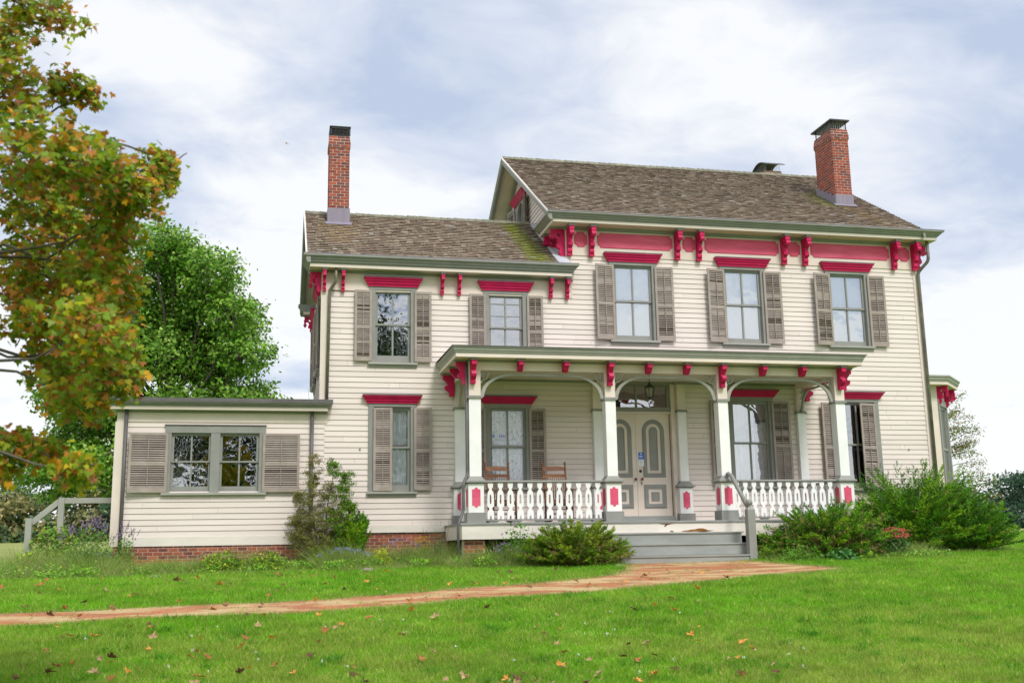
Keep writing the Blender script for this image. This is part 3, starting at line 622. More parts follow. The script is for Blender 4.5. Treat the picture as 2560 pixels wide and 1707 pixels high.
# roof decks: close the undersides
t = MB()
def slab(mb, x0, x1, ya, za, yb, zb, th): mb.hexa([(x0, ya, za-th), (x1, ya, za-th), (x1, yb, zb-th), (x0, yb, zb-th), (x0, ya, za), (x1, ya, za), (x1, yb, zb), (x0, yb, zb)])
slab(t, 6.50, 16.68, -.40, 8.22, YR, ZR-.02, .13); slab(t, 6.50, 16.68, YR, ZR-.02, 10.0, 8.2, .13); P(t, 'rake_soffit', M['creamt']); t = MB(); slab(t, .70, 6.99, -.33, 6.90, YW, ZW-.02, .12); slab(t, .70, 6.99, YW, ZW-.02, 5.5, 6.9, .12); P(t, 'rake_soffit', M['creamt'])
for (x0, x1, ya, za, yr_, zr_, yb, zb) in ((6.41, 6.50, -.55, 8.17, YR, ZR, 10.1, 8.17), (.60, .70, -.45, 6.87, YW, ZW, 5.6, 6.87), (16.68, 16.74, -.55, 8.17, YR, ZR, 10.1, 8.17)):
    t = MB(); slab(t, x0, x1, ya, za, yr_, zr_, .17); slab(t, x0, x1, yr_, zr_, yb, zb, .17); slab(t, x0+.02, x1+.01, ya, za-.17, yr_, zr_-.17, .05); slab(t, x0+.02, x1+.01, yr_, zr_-.17, yb, zb-.17, .05); P(t, 'rake_moulding', M['sage'])
for (x0, x1, ya, za, yr_, zr_, yb, zb, h) in ((6.39, 6.45, -.50, 8.19, YR, ZR+.02, 10.1, 8.19, .05), (.585, .63, -.42, 6.89, YW, ZW+.02, 5.6, 6.89, .05)): t = MB(); slab(t, x0, x1, ya, za, yr_, zr_, h); slab(t, x0, x1, yr_, zr_, yb, zb, h); P(t, 'rake_edge', M['skirt'])
t = MB()
for (x0, x1, ya, za, yr_, zr_, yb, zb) in ((6.90, 6.99, .2, 8.47, YR, ZR-.18, 9.4, 8.47),): slab(t, x0, x1, ya, za, yr_, zr_, .14); slab(t, x0, x1, yr_, zr_, yb, zb, .14)
P(t, 'bed_moulding', M['sage'])
t = MB(); cs_ = 1/math.sqrt(1+WR*WR)      # pale step flashing where the wing roof meets the tall block
k = 0; y = -.42
while y < YW:
    y2 = min(y+.14, YW); z_ = lambda q: 6.87+(q+.42)*WR
    t.hexa([(6.66, y, z_(y)+.004), (6.99, y, z_(y)+.004), (6.99, y2, z_(y2)+.002), (6.66, y2, z_(y2)+.002), (6.66, y, z_(y)+.03), (6.99, y, z_(y)+.03), (6.99, y2, z_(y2)+.012), (6.66, y2, z_(y2)+.012)]); y = y2
P(t, 'step_flashing', mat('pale_flashing', (.52, .54, .58), .5, .15, 6, .1, 30))

# ---- gable window
def gable_window():
    T = side_T(6.99, -1); cy = 4.8; mb = MB(T)
    mb.plate([rect(cy-.60, cy+.60, 8.85, 10.16), arch(cy, .40, 8.95, 9.72)], lambda a, b, t: (a, -t, b), -.02, .05)
    mb.box(cy-.02, cy+.02, -.0, .03, 8.95, 10.1)
    w = P(mb, 'window', M['sage'], None, 'arched attic window in the gable'); g_ = MB(T); g_.plate([arch(cy, .41, 8.94, 9.72)], lambda a, b, t: (a, -t, b), -.012, -.010); P(g_, 'pane', M['glassd'], w)
    cb = MB(T); mould(cb, [(o_*1.25, 10.16+z*1.2) for o_, z in CROWN], [(cy-.64, .02), (cy-.64, -.05), (cy+.64, -.05), (cy+.64, .02)]); P(cb, 'crown_moulding', M['red'], w)
    shutter(w, cy-1.12, cy-.62, 8.9, 10.14, 'r', 12, T, 301); shutter(w, cy+.62, cy+1.12, 8.9, 10.14, 'l', 12, T, 302)
gable_window()

# ---- brackets
BR = [(0, 0), (.9, 0), (.9, -.16), (.97, -.20), (1.0, -.27), (.95, -.33), (.85, -.35), (.74, -.33), (.60, -.33), (.50, -.38), (.46, -.45), (.50, -.53), (.56, -.58), (.55, -.66), (.46, -.71), (.36, -.72), (.34, -.76), (.39, -.83), (.37, -.90), (.26, -.955), (.22, -1.0), (0, -1.0)]
BS = [(0, 0), (1, 0), (1, -.42), (.8, -.55), (.72, -.75), (.5, -.95), (.3, -1.0), (0, -1.0)]
BRH = [(.30, -.30), (.34, -.20), (.45, -.16), (.52, -.22), (.46, -.29)]
def bracket(name, u, w, top, h, out, mt='red', prof=BR, T=None, cap=True, base=.03, pend=False, hole=True, parent=None):
    Tf = T or (lambda x, y, z: (x, y, z)); mb = MB(Tf)
    loops = [[(o_*out, top+z*h) for o_, z in prof]]
    if hole and prof is BR: loops.append([(o_*out, top+z*h) for o_, z in BRH])
    mb.plate(loops, lambda a, b, t: (u+t, -base-a, b), -w/2, w/2)
    if prof is BR:
        mb.box(u-w*.56, u+w*.56, -base-out*.93, -base-out*.62, top-.15*h, top-.002*h)
        mb.box(u-w*.58, u+w*.58, -base-out*.30, -base, top-h-.012, top-h+.03)
    if pend: mb.plate([[(out*.86+p_*.05, top-.34*h-q*.16) for p_, q in ((-.6, 0), (.6, 0), (.5, .25), (1, .5), (.6, .75), (0, 1), (-.6, .75), (-1, .5), (-.5, .25))]], lambda a, b, t: (u+t, -base-a, b), -w*.35, w*.35)
    o = P(mb, name, M[mt], parent)
    if cap:
        c_ = MB(Tf); c_.box(u-w*.5-.025, u+w*.5+.025, -base-out*.93-.02, -base, top+.001, top+.028); c_.box(u-w*.5-.04, u+w*.5+.04, -base-out*.93-.035, -base, top+.028, top+.049); P(c_, 'bracket_cap', M['sage'], o)
    return o
for x in (7.045, 7.615, 9.89, 10.48, 12.84, 13.44, 16.03, 16.635): bracket('bracket', x, .11, 7.875, .69, .375)
for x, s_ in ((.06, -1), (.72, -1)): bracket('bracket', x, .11, 7.875, .69, .375, T=side_T(6.985, -1))
for x in (.06, .72): bracket('bracket', x, .11, 7.875, .69, .375, T=side_T(16.70, 1))
for x in (1.04, 1.475, 3.84, 4.255, 6.54, 6.96): bracket('bracket', x, .072, 6.53, .46, .27)
for x in (.05, .42): bracket('bracket', x, .072, 6.53, .46, .27, T=side_T(1.0, -1), pend=True)
bracket('bracket', 5.05, .072, 6.53, .46, .27, T=side_T(1.0, -1), pend=True)
# crimson frieze panels with scooped corners
def scoop(x0, x1, z0, z1, r=.075, n=5):
    pts = []
    for cx_, cz_, a0 in ((x0, z0, 90), (x1, z0, 180), (x1, z1, 270), (x0, z1, 360)):
        sgx = 1 if cx_ == x0 else -1; sgz = 1 if cz_ == z0 else -1
        arc = [(cx_+sgx*r*math.cos(t), cz_+sgz*r*math.sin(t)) for t in np.linspace(0, math.pi/2, n)]
        if (cx_ == x0) == (cz_ == z0): arc = arc[::-1]
        pts += arc
    return pts
for x0, x1 in ((7.81, 9.78), (10.69, 12.72), (13.66, 15.92), (7.21, 7.51), (10.09, 10.40), (13.00, 13.33), (16.22, 16.53)):
    mb = MB(); mb.plate([scoop(x0, x1, 7.435, 7.80)], XZ, .03, .048); mb.plate([scoop(x0-.016, x1+.016, 7.419, 7.816)], XZ, .03, .038); P(mb, 'frieze_panel', M['redp'])

# ---- chimneys
def chimney(x0, x1, y0, y1, zb, zt, seed, flash, capf, label, pale=False, bh=.0785):
    cols = ((.31, .072, .048), (.36, .085, .052), (.27, .062, .048), (.19, .07, .065)) if not pale else ((.36, .22, .14), (.30, .17, .11), (.40, .27, .17))
    rr = random.Random(seed); mb = MB(); core = MB(); core.box(x0+.006, x1-.006, y0+.006, y1-.006, zb, zt-.01)
    n = int(round((zt-zb)/bh))
    for k in range(n):
        z = zt-(k+1)*bh; e = .022 if k in (2, 3) else (.012 if k == 1 else 0)
        for face in range(4):
            ln = (x1-x0 if face in (0, 2) else y1-y0)+2*e; bw = .205; u = -(bw/2 if (k+face) % 2 else 0)
            while u < ln:
                a_, b_ = max(u, 0), min(u+bw-.016, ln); u += bw
                if b_-a_ < .02: continue
                f_ = rr.uniform(.8, 1.15); c_ = tuple(q*f_ for q in rr.choice(cols)); j = rr.uniform(0, .002)
                if face == 0: mb.box(x0-e+a_, x0-e+b_, y0-e-j, y0+.04, z, z+bh-.017, c_)
                elif face == 2: mb.box(x0-e+a_, x0-e+b_, y1-.04, y1+e+j, z, z+bh-.017, c_)
                elif face == 1: mb.box(x1-.04, x1+e+j, y0-e+a_, y0-e+b_, z, z+bh-.017, c_)
                else: mb.box(x0-e-j, x0+.04, y0-e+a_, y0-e+b_, z, z+bh-.017, c_)
        if e: core.box(x0-e+.004, x1+e-.004, y0-e+.004, y1+e-.004, z-.008, z+bh-.003)
    o = P(mb, 'chimney', M['brick'], None, label); P(core, 'mortar_bed', M['mortar'], o)
    flash(o); capf(o); return o
def fl_main(o):
    f_ = MB(); zr_ = lambda y: 8.19+(y+.52)*RS
    f_.box(15.36, 15.91, 1.435, 1.47, zr_(1.45)-.05, 9.75); f_.hexa([(15.28, 1.36, zr_(1.36)+.03), (15.97, 1.36, zr_(1.36)+.03), (15.97, 1.46, zr_(1.46)+.04), (15.28, 1.46, zr_(1.46)+.04), (15.28, 1.36, zr_(1.36)+.04), (15.97, 1.36, zr_(1.36)+.04), (15.97, 1.46, zr_(1.46)+.06), (15.28, 1.46, zr_(1.46)+.06)])
    for i in range(5):
        ya = 1.45+i*.205; yb = ya+.205; zt_ = 9.75+i*.115
        f_.hexa([(15.345, ya, zr_(ya)-.05), (15.378, ya, zr_(ya)-.05), (15.378, yb, zr_(yb)-.05), (15.345, yb, zr_(yb)-.05), (15.345, ya, zt_), (15.378, ya, zt_), (15.378, yb, zt_+.02), (15.345, yb, zt_+.02)])
    P(f_, 'flashing', M['lead'], o)
def cap_main(o):
    c_ = MB(); c_.box(15.34, 15.95, 1.40, 2.56, 11.97, 12.0); c_.box(15.34, 15.95, 1.40, 2.56, 12.0, 12.012)
    for x in (15.42, 15.87):
        for y in (1.5, 2.4): c_.box(x-.012, x+.012, y-.012, y+.012, 11.75, 11.97)
    P(c_, 'chimney_cap', M['black'], o)
    g_ = MB()
    for i in range(14):
        y = 1.5+.9*i/13
        for x in (15.42, 15.87): g_.box(x-.003, x+.003, y-.003, y+.003, 11.75, 11.97)
    for i in range(8):
        x = 15.42+.45*i/7; g_.box(x-.003, x+.003, 1.497, 1.503, 11.75, 11.97)
    P(g_, 'wire_screen', M['mesh'], o)
chimney(15.375, 15.895, 1.47, 2.45, 9.1, 11.75, 21, fl_main, cap_main, 'broad brick chimney with a flat plate cap')
def fl_w(o):
    f_ = MB(); zr_ = lambda y: 6.88+(y+.42)*WR
    f_.box(1.165, 1.735, 1.775, 2.44, 7.9, 8.71); f_.hexa([(1.12, 1.66, zr_(1.66)+.03), (1.78, 1.66, zr_(1.66)+.03), (1.78, 1.79, zr_(1.79)+.03), (1.12, 1.79, zr_(1.79)+.03), (1.12, 1.66, zr_(1.66)+.045), (1.78, 1.66, zr_(1.66)+.045), (1.78, 1.79, zr_(1.79)+.06), (1.12, 1.79, zr_(1.79)+.06)])
    P(f_, 'flashing', M['lead'], o)
def cap_w(o):
    c_ = MB(); c_.box(1.19, 1.735, 1.78, 2.43, 10.925, 10.945); c_.box(1.22, 1.70, 1.82, 2.38, 10.70, 10.715)
    for x in (1.215, 1.705):
        for y in (1.82, 2.38): c_.box(x-.02, x+.02, y-.02, y+.02, 10.70, 10.925)
    c_.box(1.20, 1.72, 1.80, 1.815, 10.885, 10.925); c_.box(1.195, 1.21, 1.8, 2.4, 10.70, 10.925); c_.box(1.24, 1.68, 2.35, 2.37, 10.70, 10.925)
    for i in range(14): x = 1.235+.45*i/13; c_.box(x-.004, x+.004, 1.815, 1.82, 10.7, 10.9)
    for i in range(7): z = 10.73+.03*i; c_.box(1.23, 1.70, 1.815, 1.82, z-.003, z+.003)
    P(c_, 'chimney_cap', M['black'], o)
chimney(1.19, 1.71, 1.81, 2.40, 8.2, 10.69, 22, fl_w, cap_w, 'slender brick chimney on the wing with a boxy screen cap')
def fl_n(o): pass
def cap_n(o):
    c_ = MB(); n = 10
    for i in range(n):
        f0, f1 = i/n, (i+1)/n; ya, yb = 6.30+1.15*f0, 6.30+1.15*f1; za, zb_ = 12.46+.20*math.sin(math.pi*f0), 12.46+.20*math.sin(math.pi*f1)
        c_.hexa([(15.70, ya, za), (16.40, ya, za), (16.40, yb, zb_), (15.70, yb, zb_), (15.70, ya, za+.02), (16.40, ya, za+.02), (16.40, yb, zb_+.02), (15.70, yb, zb_+.02)])
    P(c_, 'chimney_cap', M['black'], o); g_ = MB()
    for i in range(9):
        for x in (15.80, 16.3): g_.box(x-.004, x+.004, 6.5+.75*i/8, 6.508+.75*i/8, 12.30, 12.62)
    P(g_, 'wire_screen', M['mesh'], o)
chimney(15.74, 16.36, 6.5, 7.3, 9.6, 12.32, 23, fl_n, cap_n, 'pale rear chimney just showing over the ridge', True)

# ---- downspouts
def pipe(pts, r, mt, label=None):
    mb = MB(); Q = []
    for i, p_ in enumerate(pts):
        if 0 < i < len(pts)-1:
            a = Vector(pts[i-1]); b = Vector(p_); c_ = Vector(pts[i+1]); d0 = (a-b); d1 = (c_-b); l_ = min(.09, d0.length*.4, d1.length*.4); d0.normalize(); d1.normalize()
            q0 = b+d0*l_; q1 = b+d1*l_
            for t in (0, .25, .5, .75, 1): Q.append(tuple(q0*(1-t)**2+b*2*t*(1-t)+q1*t*t))
        else: Q.append(p_)
    mb.tube(Q, r, 10); P(mb, 'downspout', M[mt], None, label, smooth=True)
pipe([(1.30, -.24, 6.575), (1.30, -.24, 6.25), (1.165, -.10, 6.08), (1.135, -.085, 3.45)], .038, 'copper')
pipe([(16.93, -.3, 7.93), (16.93, -.3, 7.40), (16.72, -.09, 7.12), (16.72, -.09, .0)], .043, 'copper')
pipe([(-3.23, -.085, 3.20), (-3.23, -.085, -.2)], .042, 'gutter'); pipe([(.815, -.085, 3.20), (.815, -.085, -.2)], .042, 'gutter')
pipe([(4.075, -2.0, 4.12), (4.075, -2.0, 1.62), (3.955, -2.17, 1.42), (3.955, -2.17, .84), (3.82, -2.27, .56), (3.82, -2.27, -.25)], .033, 'gutter')

# ---- porch
PX0, PX1 = 4.11, 13.135
posts = [4.245, 7.343, 10.05, 13.015]
def pedestal_panel(mb, F, cx, z0, z1, hw):
    r = .04
    pts = [(cx-hw, z0), (cx-r-.008, z0)]+[(cx+r*math.cos(t), z0-.0+r*math.sin(t)) for t in np.linspace(math.pi, 2*math.pi, 7)]+[(cx+r+.008, z0), (cx+hw, z0), (cx+hw, z1), (cx+r+.008, z1)]+[(cx+r*math.cos(t), z1+r*math.sin(t)) for t in np.linspace(0, math.pi, 7)]+[(cx-r-.008, z1), (cx-hw, z1)]
    mb.plate([pts], F, 0, .006)
def post(cx, yf, depth, w=.24, pw=.34, front=True, label=None):
    """square post on a panelled pedestal. yf: front face y of the shaft"""
    yb = yf+depth; e = (pw-w)/2
    mb = MB(); mb.box(cx-w/2, cx+w/2, yf, yb, 1.58, 3.28)
    o = P(mb, 'porch_post', M['white'], None, label)
    u = MB(); u.box(cx-w/2, cx+w/2, yf, yb, 3.335, 3.905 if front else 4.0); P(u, 'post_head', M['creamt'], o)
    c_ = MB(); c_.box(cx-w/2-.035, cx+w/2+.035, yf-.035, yb+(.035 if front else 0), 3.28, 3.30); c_.box(cx-w/2-.022, cx+w/2+.022, yf-.022, yb+(.022 if front else 0), 3.30, 3.337)
    P(c_, 'capital', M['sage'], o); c_ = MB(); pf = yf-.04 if front else yf-.05; pb = yb+.04 if front else yb
    # flared cap of the pedestal
    a0, a1 = cx-pw/2-.06, cx+pw/2+.06
    bb = pb+.06 if front else pb
    for (z0, z1, g0, g1) in ((1.42, 1.445, .02, .02), (1.445, 1.475, .06, .06), (1.475, 1.505, .06, .015), (1.505, 1.545, .015, -.02), (1.545, 1.585, -.02, -.045)):
        q0, q1 = pw/2+g0, pw/2+g1; ba, bb_ = (pb+g0, pb+g1) if front else (pb, pb)
        c_.hexa([(cx-q0, pf-g0, z0), (cx+q0, pf-g0, z0), (cx+q0, ba, z0), (cx-q0, ba, z0), (cx-q1, pf-g1, z1), (cx+q1, pf-g1, z1), (cx+q1, bb_, z1), (cx-q1, bb_, z1)])
    P(c_, 'pedestal_cap', M['sage'], o); c_ = MB(); c_.box(cx-pw/2-.035, cx+pw/2+.035, pf-.03, pb+(.03 if front else 0), .585, .805)
    P(c_, 'pedestal_base', M['sage'], o)
    d = MB(); d.box(cx-pw/2, cx+pw/2, pf, pb, .80, 1.42); P(d, 'pedestal', M['white'], o)
    r_ = MB(); pedestal_panel(r_, lambda a, b, t: (a, pf-t, b), cx, .95, 1.30, .092 if front else .085)
    ph = (pb-pf)/2-.075
    if ph > .03:
        pedestal_panel(r_, lambda a, b, t: (cx-pw/2-t, (pf+pb)/2+a-0, b), 0, .95, 1.30, ph)
        pedestal_panel(r_, lambda a, b, t: (cx+pw/2+t, (pf+pb)/2-a, b), 0, .95, 1.30, ph)
    P(r_, 'pedestal_panel', M['redp'], o)
for i, cx in enumerate(posts): post(cx, -2.07, .26, .262 if i == 0 else .24)
post(4.245, -.13, .12, .24, .32, False); post(7.63, -.13, .12, .215, .33, False); post(9.80, -.13, .12, .215, .33, False); post(13.015, -.13, .12, .215, .33, False)
# beam, ceiling, roof
PS('porch_beam', [(PX0, PX1, -2.071, -1.81, 3.905, 4.12), (PX0, PX0+.22, -1.81, -.02, 3.905, 4.12), (PX1-.22, PX1, -1.81, -.02, 3.905, 4.12)], 'creamt')
b_ = MB(); b_.box(PX0+.2, PX1-.2, -1.83, -.02, 4.035, 4.06); P(b_, 'porch_ceiling', M['creamt'])
PS('bed_moulding', [(PX0+.22, PX1-.22, -.08, -.03, 3.985, 4.034), (PX0-.02, PX1+.02, -2.10, -2.072, 4.085, 4.134), (PX0-.03, PX0-.002, -2.071, -.03, 4.085, 4.134), (PX1+.002, PX1+.03, -2.071, -.03, 4.085, 4.134), (9.62, 9.98, -.17, -.081, 3.975, 4.034)], 'sage')
pth = [(PX0, 0), (PX0, -2.07), (PX1, -2.07), (PX1, 0)]
f_ = MB(); mould(f_, [(-.1, 4.135), (.335, 4.135), (.335, 4.21), (-.1, 4.21)], pth); P(f_, 'soffit', M['creamt'])
f_ = MB(); mould(f_, [(0, 4.211), (.34, 4.211), (.345, 4.23), (.36, 4.245), (.365, 4.275), (.385, 4.285), (.385, 4.315), (.41, 4.335), (.41, 4.36), (0, 4.36)], pth); P(f_, 'porch_cornice', M['sagel'])
f_ = MB(); x0, x1, yf = PX0-.43, PX1+.43, -2.50
f_.add([(x0, yf, 4.361), (x1, yf, 4.361), (x1, -.022, 4.40), (x0, -.022, 4.40), (x0, yf, 4.378), (x1, yf, 4.378), (x1-.9, -.022, 4.50), (x0+.9, -.022, 4.50), (x0, -.022, 4.41), (x1, -.022, 4.41)], [(0, 1, 5, 4), (4, 5, 6, 7), (0, 4, 8, 3), (4, 7, 8), (1, 2, 9, 5), (5, 9, 6), (0, 3, 2, 1)]); P(f_, 'porch_roof', M['gutter'])
PB = [(0, 0), (.98, 0), (.98, -.20), (.82, -.22), (.70, -.32), (.55, -.42), (.58, -.49), (.78, -.51), (.84, -.60), (.76, -.70), (.52, -.77), (.40, -.84), (.45, -.90), (.41, -1.0), (0, -1.0)]
def pbr(u, T=None, long=True, w=.105, base=2.073):
    Tf = T or (lambda x, y, z: (x, y, z)); mb = MB(Tf); top = 4.09; h = .50 if long else .215; out = .27 if long else .25
    mb.plate([[(o_*out, top+z*h) for o_, z in (PB if long else BS)]], lambda a, b, t: (u+t, -base-a, b), -w/2, w/2)
    if long: mb.box(u-w*.55, u+w*.55, -base-out*.97, -base-out*.6, top-.10, top-.001)
    o = P(mb, 'bracket', M['red']); c_ = MB(Tf); c_.box(u-w*.5-.025, u+w*.5+.025, -base-out-.015, -base, top+.001, top+.03); c_.box(u-w*.5-.04, u+w*.5+.04, -base-out-.03, -base, top+.03, top+.044); P(c_, 'bracket_cap', M['sage'], o)
for x in (4.195, 7.325, 10.03, 13.03): pbr(x)
for x in (5.25, 6.285, 8.24, 9.16, 11.04, 12.04): pbr(x, long=False)
TLp = side_T(PX0, -1); TRp = side_T(PX1, 1)
for T_ in (TLp, TRp):
    pbr(-1.95, T_, True, base=.003); pbr(-1.05, T_, False, base=.003); pbr(-.12, T_, True, base=.003)
# sawn arches with scroll fretwork
def archbay(a, b, F, rx=.74, rz=.47, spring=3.375, top=3.868):
    mb = MB(); n = 16; zt = top
    outer = [(a+.012, spring)]; outer += [(a+.02+rx-rx*math.cos(t), spring+rz*math.sin(t)) for t in np.linspace(.12, math.pi/2, n)]
    outer += [(b-.02-rx+rx*math.cos(t), spring+rz*math.sin(t)) for t in np.linspace(math.pi/2, .12, n)]+[(b-.012, spring)]
    r2x, r2z = rx-.085, rz-.045
    inner = [(b-.085, spring)]+[(b-.105-r2x+r2x*math.cos(t), spring+r2z*math.sin(t)) for t in np.linspace(.12, math.pi/2, n)]
    inner += [(a+.105+r2x-r2x*math.cos(t), spring+r2z*math.sin(t)) for t in np.linspace(math.pi/2, .12, n)]+[(a+.085, spring)]
    mb.plate([outer+inner], F, -.022, .022)
    for s_, e in ((1, a), (-1, b)):     # lobed foot
        mb.plate([[(e+s_*.002, spring-.075), (e+s_*.05, spring-.07), (e+s_*.085, spring-.045), (e+s_*.095, spring-.015), (e+s_*.08, spring+.005), (e+s_*.03, spring+.01), (e+s_*.002, spring+.01)]], F, -.03, .03)
        # scroll: two curls joined on the diagonal
        def curl(cx_, cz_, r, a0, turns, sg, w0=.018, w1=.010):
            P_ = []; k_ = 16
            for i in range(k_+1):
                t = i/k_; rad = r*(1-.72*t); an = a0+sg*turns*2*math.pi*t; P_.append((cx_+rad*math.cos(an), cz_+rad*math.sin(an)))
            return P_
        def ribbon(pts, w0, w1):
            L0, L1 = [], []
            for i, (x, z) in enumerate(pts):
                xa, za = pts[max(i-1, 0)]; xb, zb = pts[min(i+1, len(pts)-1)]; dx, dz = xb-xa, zb-za; l_ = math.hypot(dx, dz) or 1; w = (w0+(w1-w0)*i/(len(pts)-1))/2
                L0.append((x-dz/l_*w, z+dx/l_*w)); L1.append((x+dz/l_*w, z-dx/l_*w))
            for i in range(len(pts)-1):
                mb.hexa([F(*L0[i], -.012), F(*L1[i], -.012), F(*L1[i+1], -.012), F(*L0[i+1], -.012), F(*L0[i], .012), F(*L1[i], .012), F(*L1[i+1], .012), F(*L0[i+1], .012)])
        zt_ = 3.895
        stem = [(e+s_*(.02+.24*t), zt_-.27+.25*t+.03*math.sin(t*9)) for t in np.linspace(0, 1, 12)]
        ribbon(stem, .024, .020)
        for (cx_, cz_, r, a0, sg) in ((e+s_*.055, zt_-.095, .048, -1.2, s_), (e+s_*.135, zt_-.048, .040, -2.4, -s_)):
            ribbon([(e+s_*abs(x-e), z) for x, z in curl(cx_, cz_, r, a0, 1.1, sg)], .020, .012)
    P(mb, 'arch_fretwork', M['sagel'])
FY = lambda y0: (lambda a, b, t: (a, y0-t, b)); FX = lambda x0: (lambda a, b, t: (x0+t, a, b))
for a, b in ((4.377, 7.222), (7.464, 9.929), (10.171, 12.894)): archbay(a, b, FY(-1.97))
for x in (4.245, 13.015): archbay(-1.805, -.135, FX(x), .55, .47)
# railings
def baluster_loops(cx, z0=.665, z1=1.442):
    rt_ = [(.073, z0), (.073, .80), (.060, .845), (.035, .868), (.029, .885), (.035, .905), (.062, .93), (.078, .955), (.074, 1.10), (.064, 1.225), (.052, 1.258), (.032, 1.285), (.024, 1.305), (.032, 1.325), (.052, 1.35), (.057, 1.385), (.057, z1)]
    notch = [(-.022, z0), (-.022, z0+.055)]+[(.022*math.cos(t), z0+.055+.022*math.sin(t)) for t in np.linspace(math.pi, 0, 6)][1:]+[(.022, z0)]
    outer = [(cx+x, z) for x, z in rt_]+[(cx-x, z) for x, z in rt_[::-1]]+[(cx+x, z) for x, z in notch]
    slot = [(cx+.018*math.cos(t), 1.012+.018*math.sin(t)) for t in np.linspace(math.pi, 2*math.pi, 6)]+[(cx+.018*math.cos(t), 1.172+.018*math.sin(t)) for t in np.linspace(0, math.pi, 6)]
    return [outer, slot]
def railing(a, b, F, start, step=.2205):
    n = 8; hr = MB(); prof = [(.045*math.cos(t), 1.468+.030*math.sin(t)) for t in np.linspace(0, 2*math.pi, 13)[:-1]]
    vs = [F(a, z, o_) for o_, z in prof]+[F(b, z, o_) for o_, z in prof]; k = len(prof)
    hr.add(vs, [(i, (i+1) % k, (i+1) % k+k, i+k) for i in range(k)]); r_ = P(hr, 'railing', M['sage'], smooth=True)
    br = MB(); br.hexa([F(a, .628, -.035), F(b, .628, -.035), F(b, .628, .035), F(a, .628, .035), F(a, .662, -.035), F(b, .662, -.035), F(b, .662, .035), F(a, .662, .035)])
    x = a+.22
    while x < b-.3:
        br.plate([[(x-.13, .627), (x-.075, .588), (x+.075, .588), (x+.13, .627)]], F, -.02, .02); x += .52
    P(br, 'bottom_rail', M['sage'], r_)
    x = start
    while x < b-.06:
        mb = MB(); mb.plate(baluster_loops(x), F, -.014, .014); P(mb, 'baluster', M['white'], r_); x += step
railing(4.42, 7.165, FY(-1.965), 4.585); railing(10.225, 12.835, FY(-1.965), 10.317, .2125)
railing(-1.77, -.19, FX(4.245), -1.62); railing(-1.77, -.19, FX(13.015), -1.62)
# floor, fascia, steps
f_ = MB()
x = 3.87
while x < 13.25: f_.box(x, min(x+.098, 13.25), -2.27, -.0, .55, .583); x += .1
P(f_, 'porch_floor', M['floorp'])
f_ = MB(); f_.box(3.885, 13.24, -2.262, -2.25, .525, .549); P(f_, 'floor_edge', M['sage'])
PS('porch_skirt', [(3.93, 10.9, -2.25, -2.22, .24, .549), (10.902, 13.2, -2.246, -2.22, .236, .549), (3.90, 3.93, -2.252, -.05, .24, .549), (13.2, 13.23, -2.25, -.05, .24, .549)], 'skirt')
for (x0_, x1_, sd_) in ((3.98, 4.42, 31), (7.2, 7.6, 32), (12.8, 13.2, 33)):
    f_ = MB(); bricks(f_, x0_, x1_, -2.12, -.5, .234, seed=sd_); fm = MB(); fm.box(x0_, x1_, -2.118, -1.75, -.5, .234); pr_ = P(f_, 'pier', M['brick']); P(fm, 'mortar_bed', M['mortar'], pr_)
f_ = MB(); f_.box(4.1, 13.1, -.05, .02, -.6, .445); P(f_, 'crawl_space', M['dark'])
def blob(cx, cz, w, h, seed, n=22):
    rr = random.Random(seed); return [(cx+w*math.cos(t)*rr.uniform(.6, 1.05), cz+h*math.sin(t)*rr.uniform(.45, 1.1)) for t in np.linspace(0, 2*math.pi, n)[:-1]]
f_ = MB()
f_.plate([[(8.80, .345), (8.88, .365), (8.98, .37), (9.05, .385), (9.15, .39), (9.24, .41), (9.33, .41), (9.40, .39), (9.46, .365), (9.60, .36), (9.50, .345), (9.42, .335), (9.33, .325), (9.2, .34), (9.05, .338), (8.92, .340)]], XZ, 2.249, 2.2525); P(f_, 'rot_patch', M['rot']); f_ = MB()
f_.plate([[(8.30, .52), (8.36, .535), (8.45, .53), (8.50, .545), (8.72, .547), (8.68, .525), (8.60, .51), (8.50, .49), (8.44, .445), (8.42, .47), (8.46, .50), (8.38, .505)]], XZ, 2.249, 2.2525); f_.plate([blob(8.60, .352, .05, .02, 4)], XZ, 2.249, 2.2525)
P(f_, 'rot_patch', M['rot'])
st_ = MB()
for i, (zt, y0) in enumerate(((.325, -2.55), (.085, -2.83), (-.165, -3.11))):
    f_ = MB(); f_.box(7.08, 10.15, y0-.025, y0+.30, zt-.032, zt); tr_ = P(f_, 'tread', M['floorp'])
    r_ = MB(); r_.box(7.13, 10.11, y0, y0+.02, zt-.245 if i < 2 else -.45, zt-.033); P(r_, 'riser', M['floorp'], tr_)
for x in (7.14, 10.07): f_ = MB(); f_.plate([[(-2.26, -.45), (-3.09, -.45), (-3.09, -.20), (-2.81, -.20), (-2.81, .05), (-2.53, .05), (-2.53, .29), (-2.26, .29)]], lambda a, b, t, x=x: (x+t, a, b), 0, .035); P(f_, 'stringer', M['sage'])
nw = MB(); nw.box(10.02, 10.19, -3.14, -2.97, -.45, .78); nw.hexa([(10.02, -3.14, .78), (10.19, -3.14, .78), (10.19, -2.97, .78), (10.02, -2.97, .78), (10.055, -3.105, .835), (10.155, -3.105, .835), (10.155, -3.005, .835), (10.055, -3.005, .835)])
n_ = P(nw, 'newel_post', M['sage']); nb = MB(); nb.lathe((10.105, -3.055, .835), [(.05, 0), (.03, .012), (.028, .03), (.055, .055), (.072, .09), (.070, .125), (.045, .158), (.01, .17)]); P(nb, 'finial', M['sage'], n_, smooth=True)
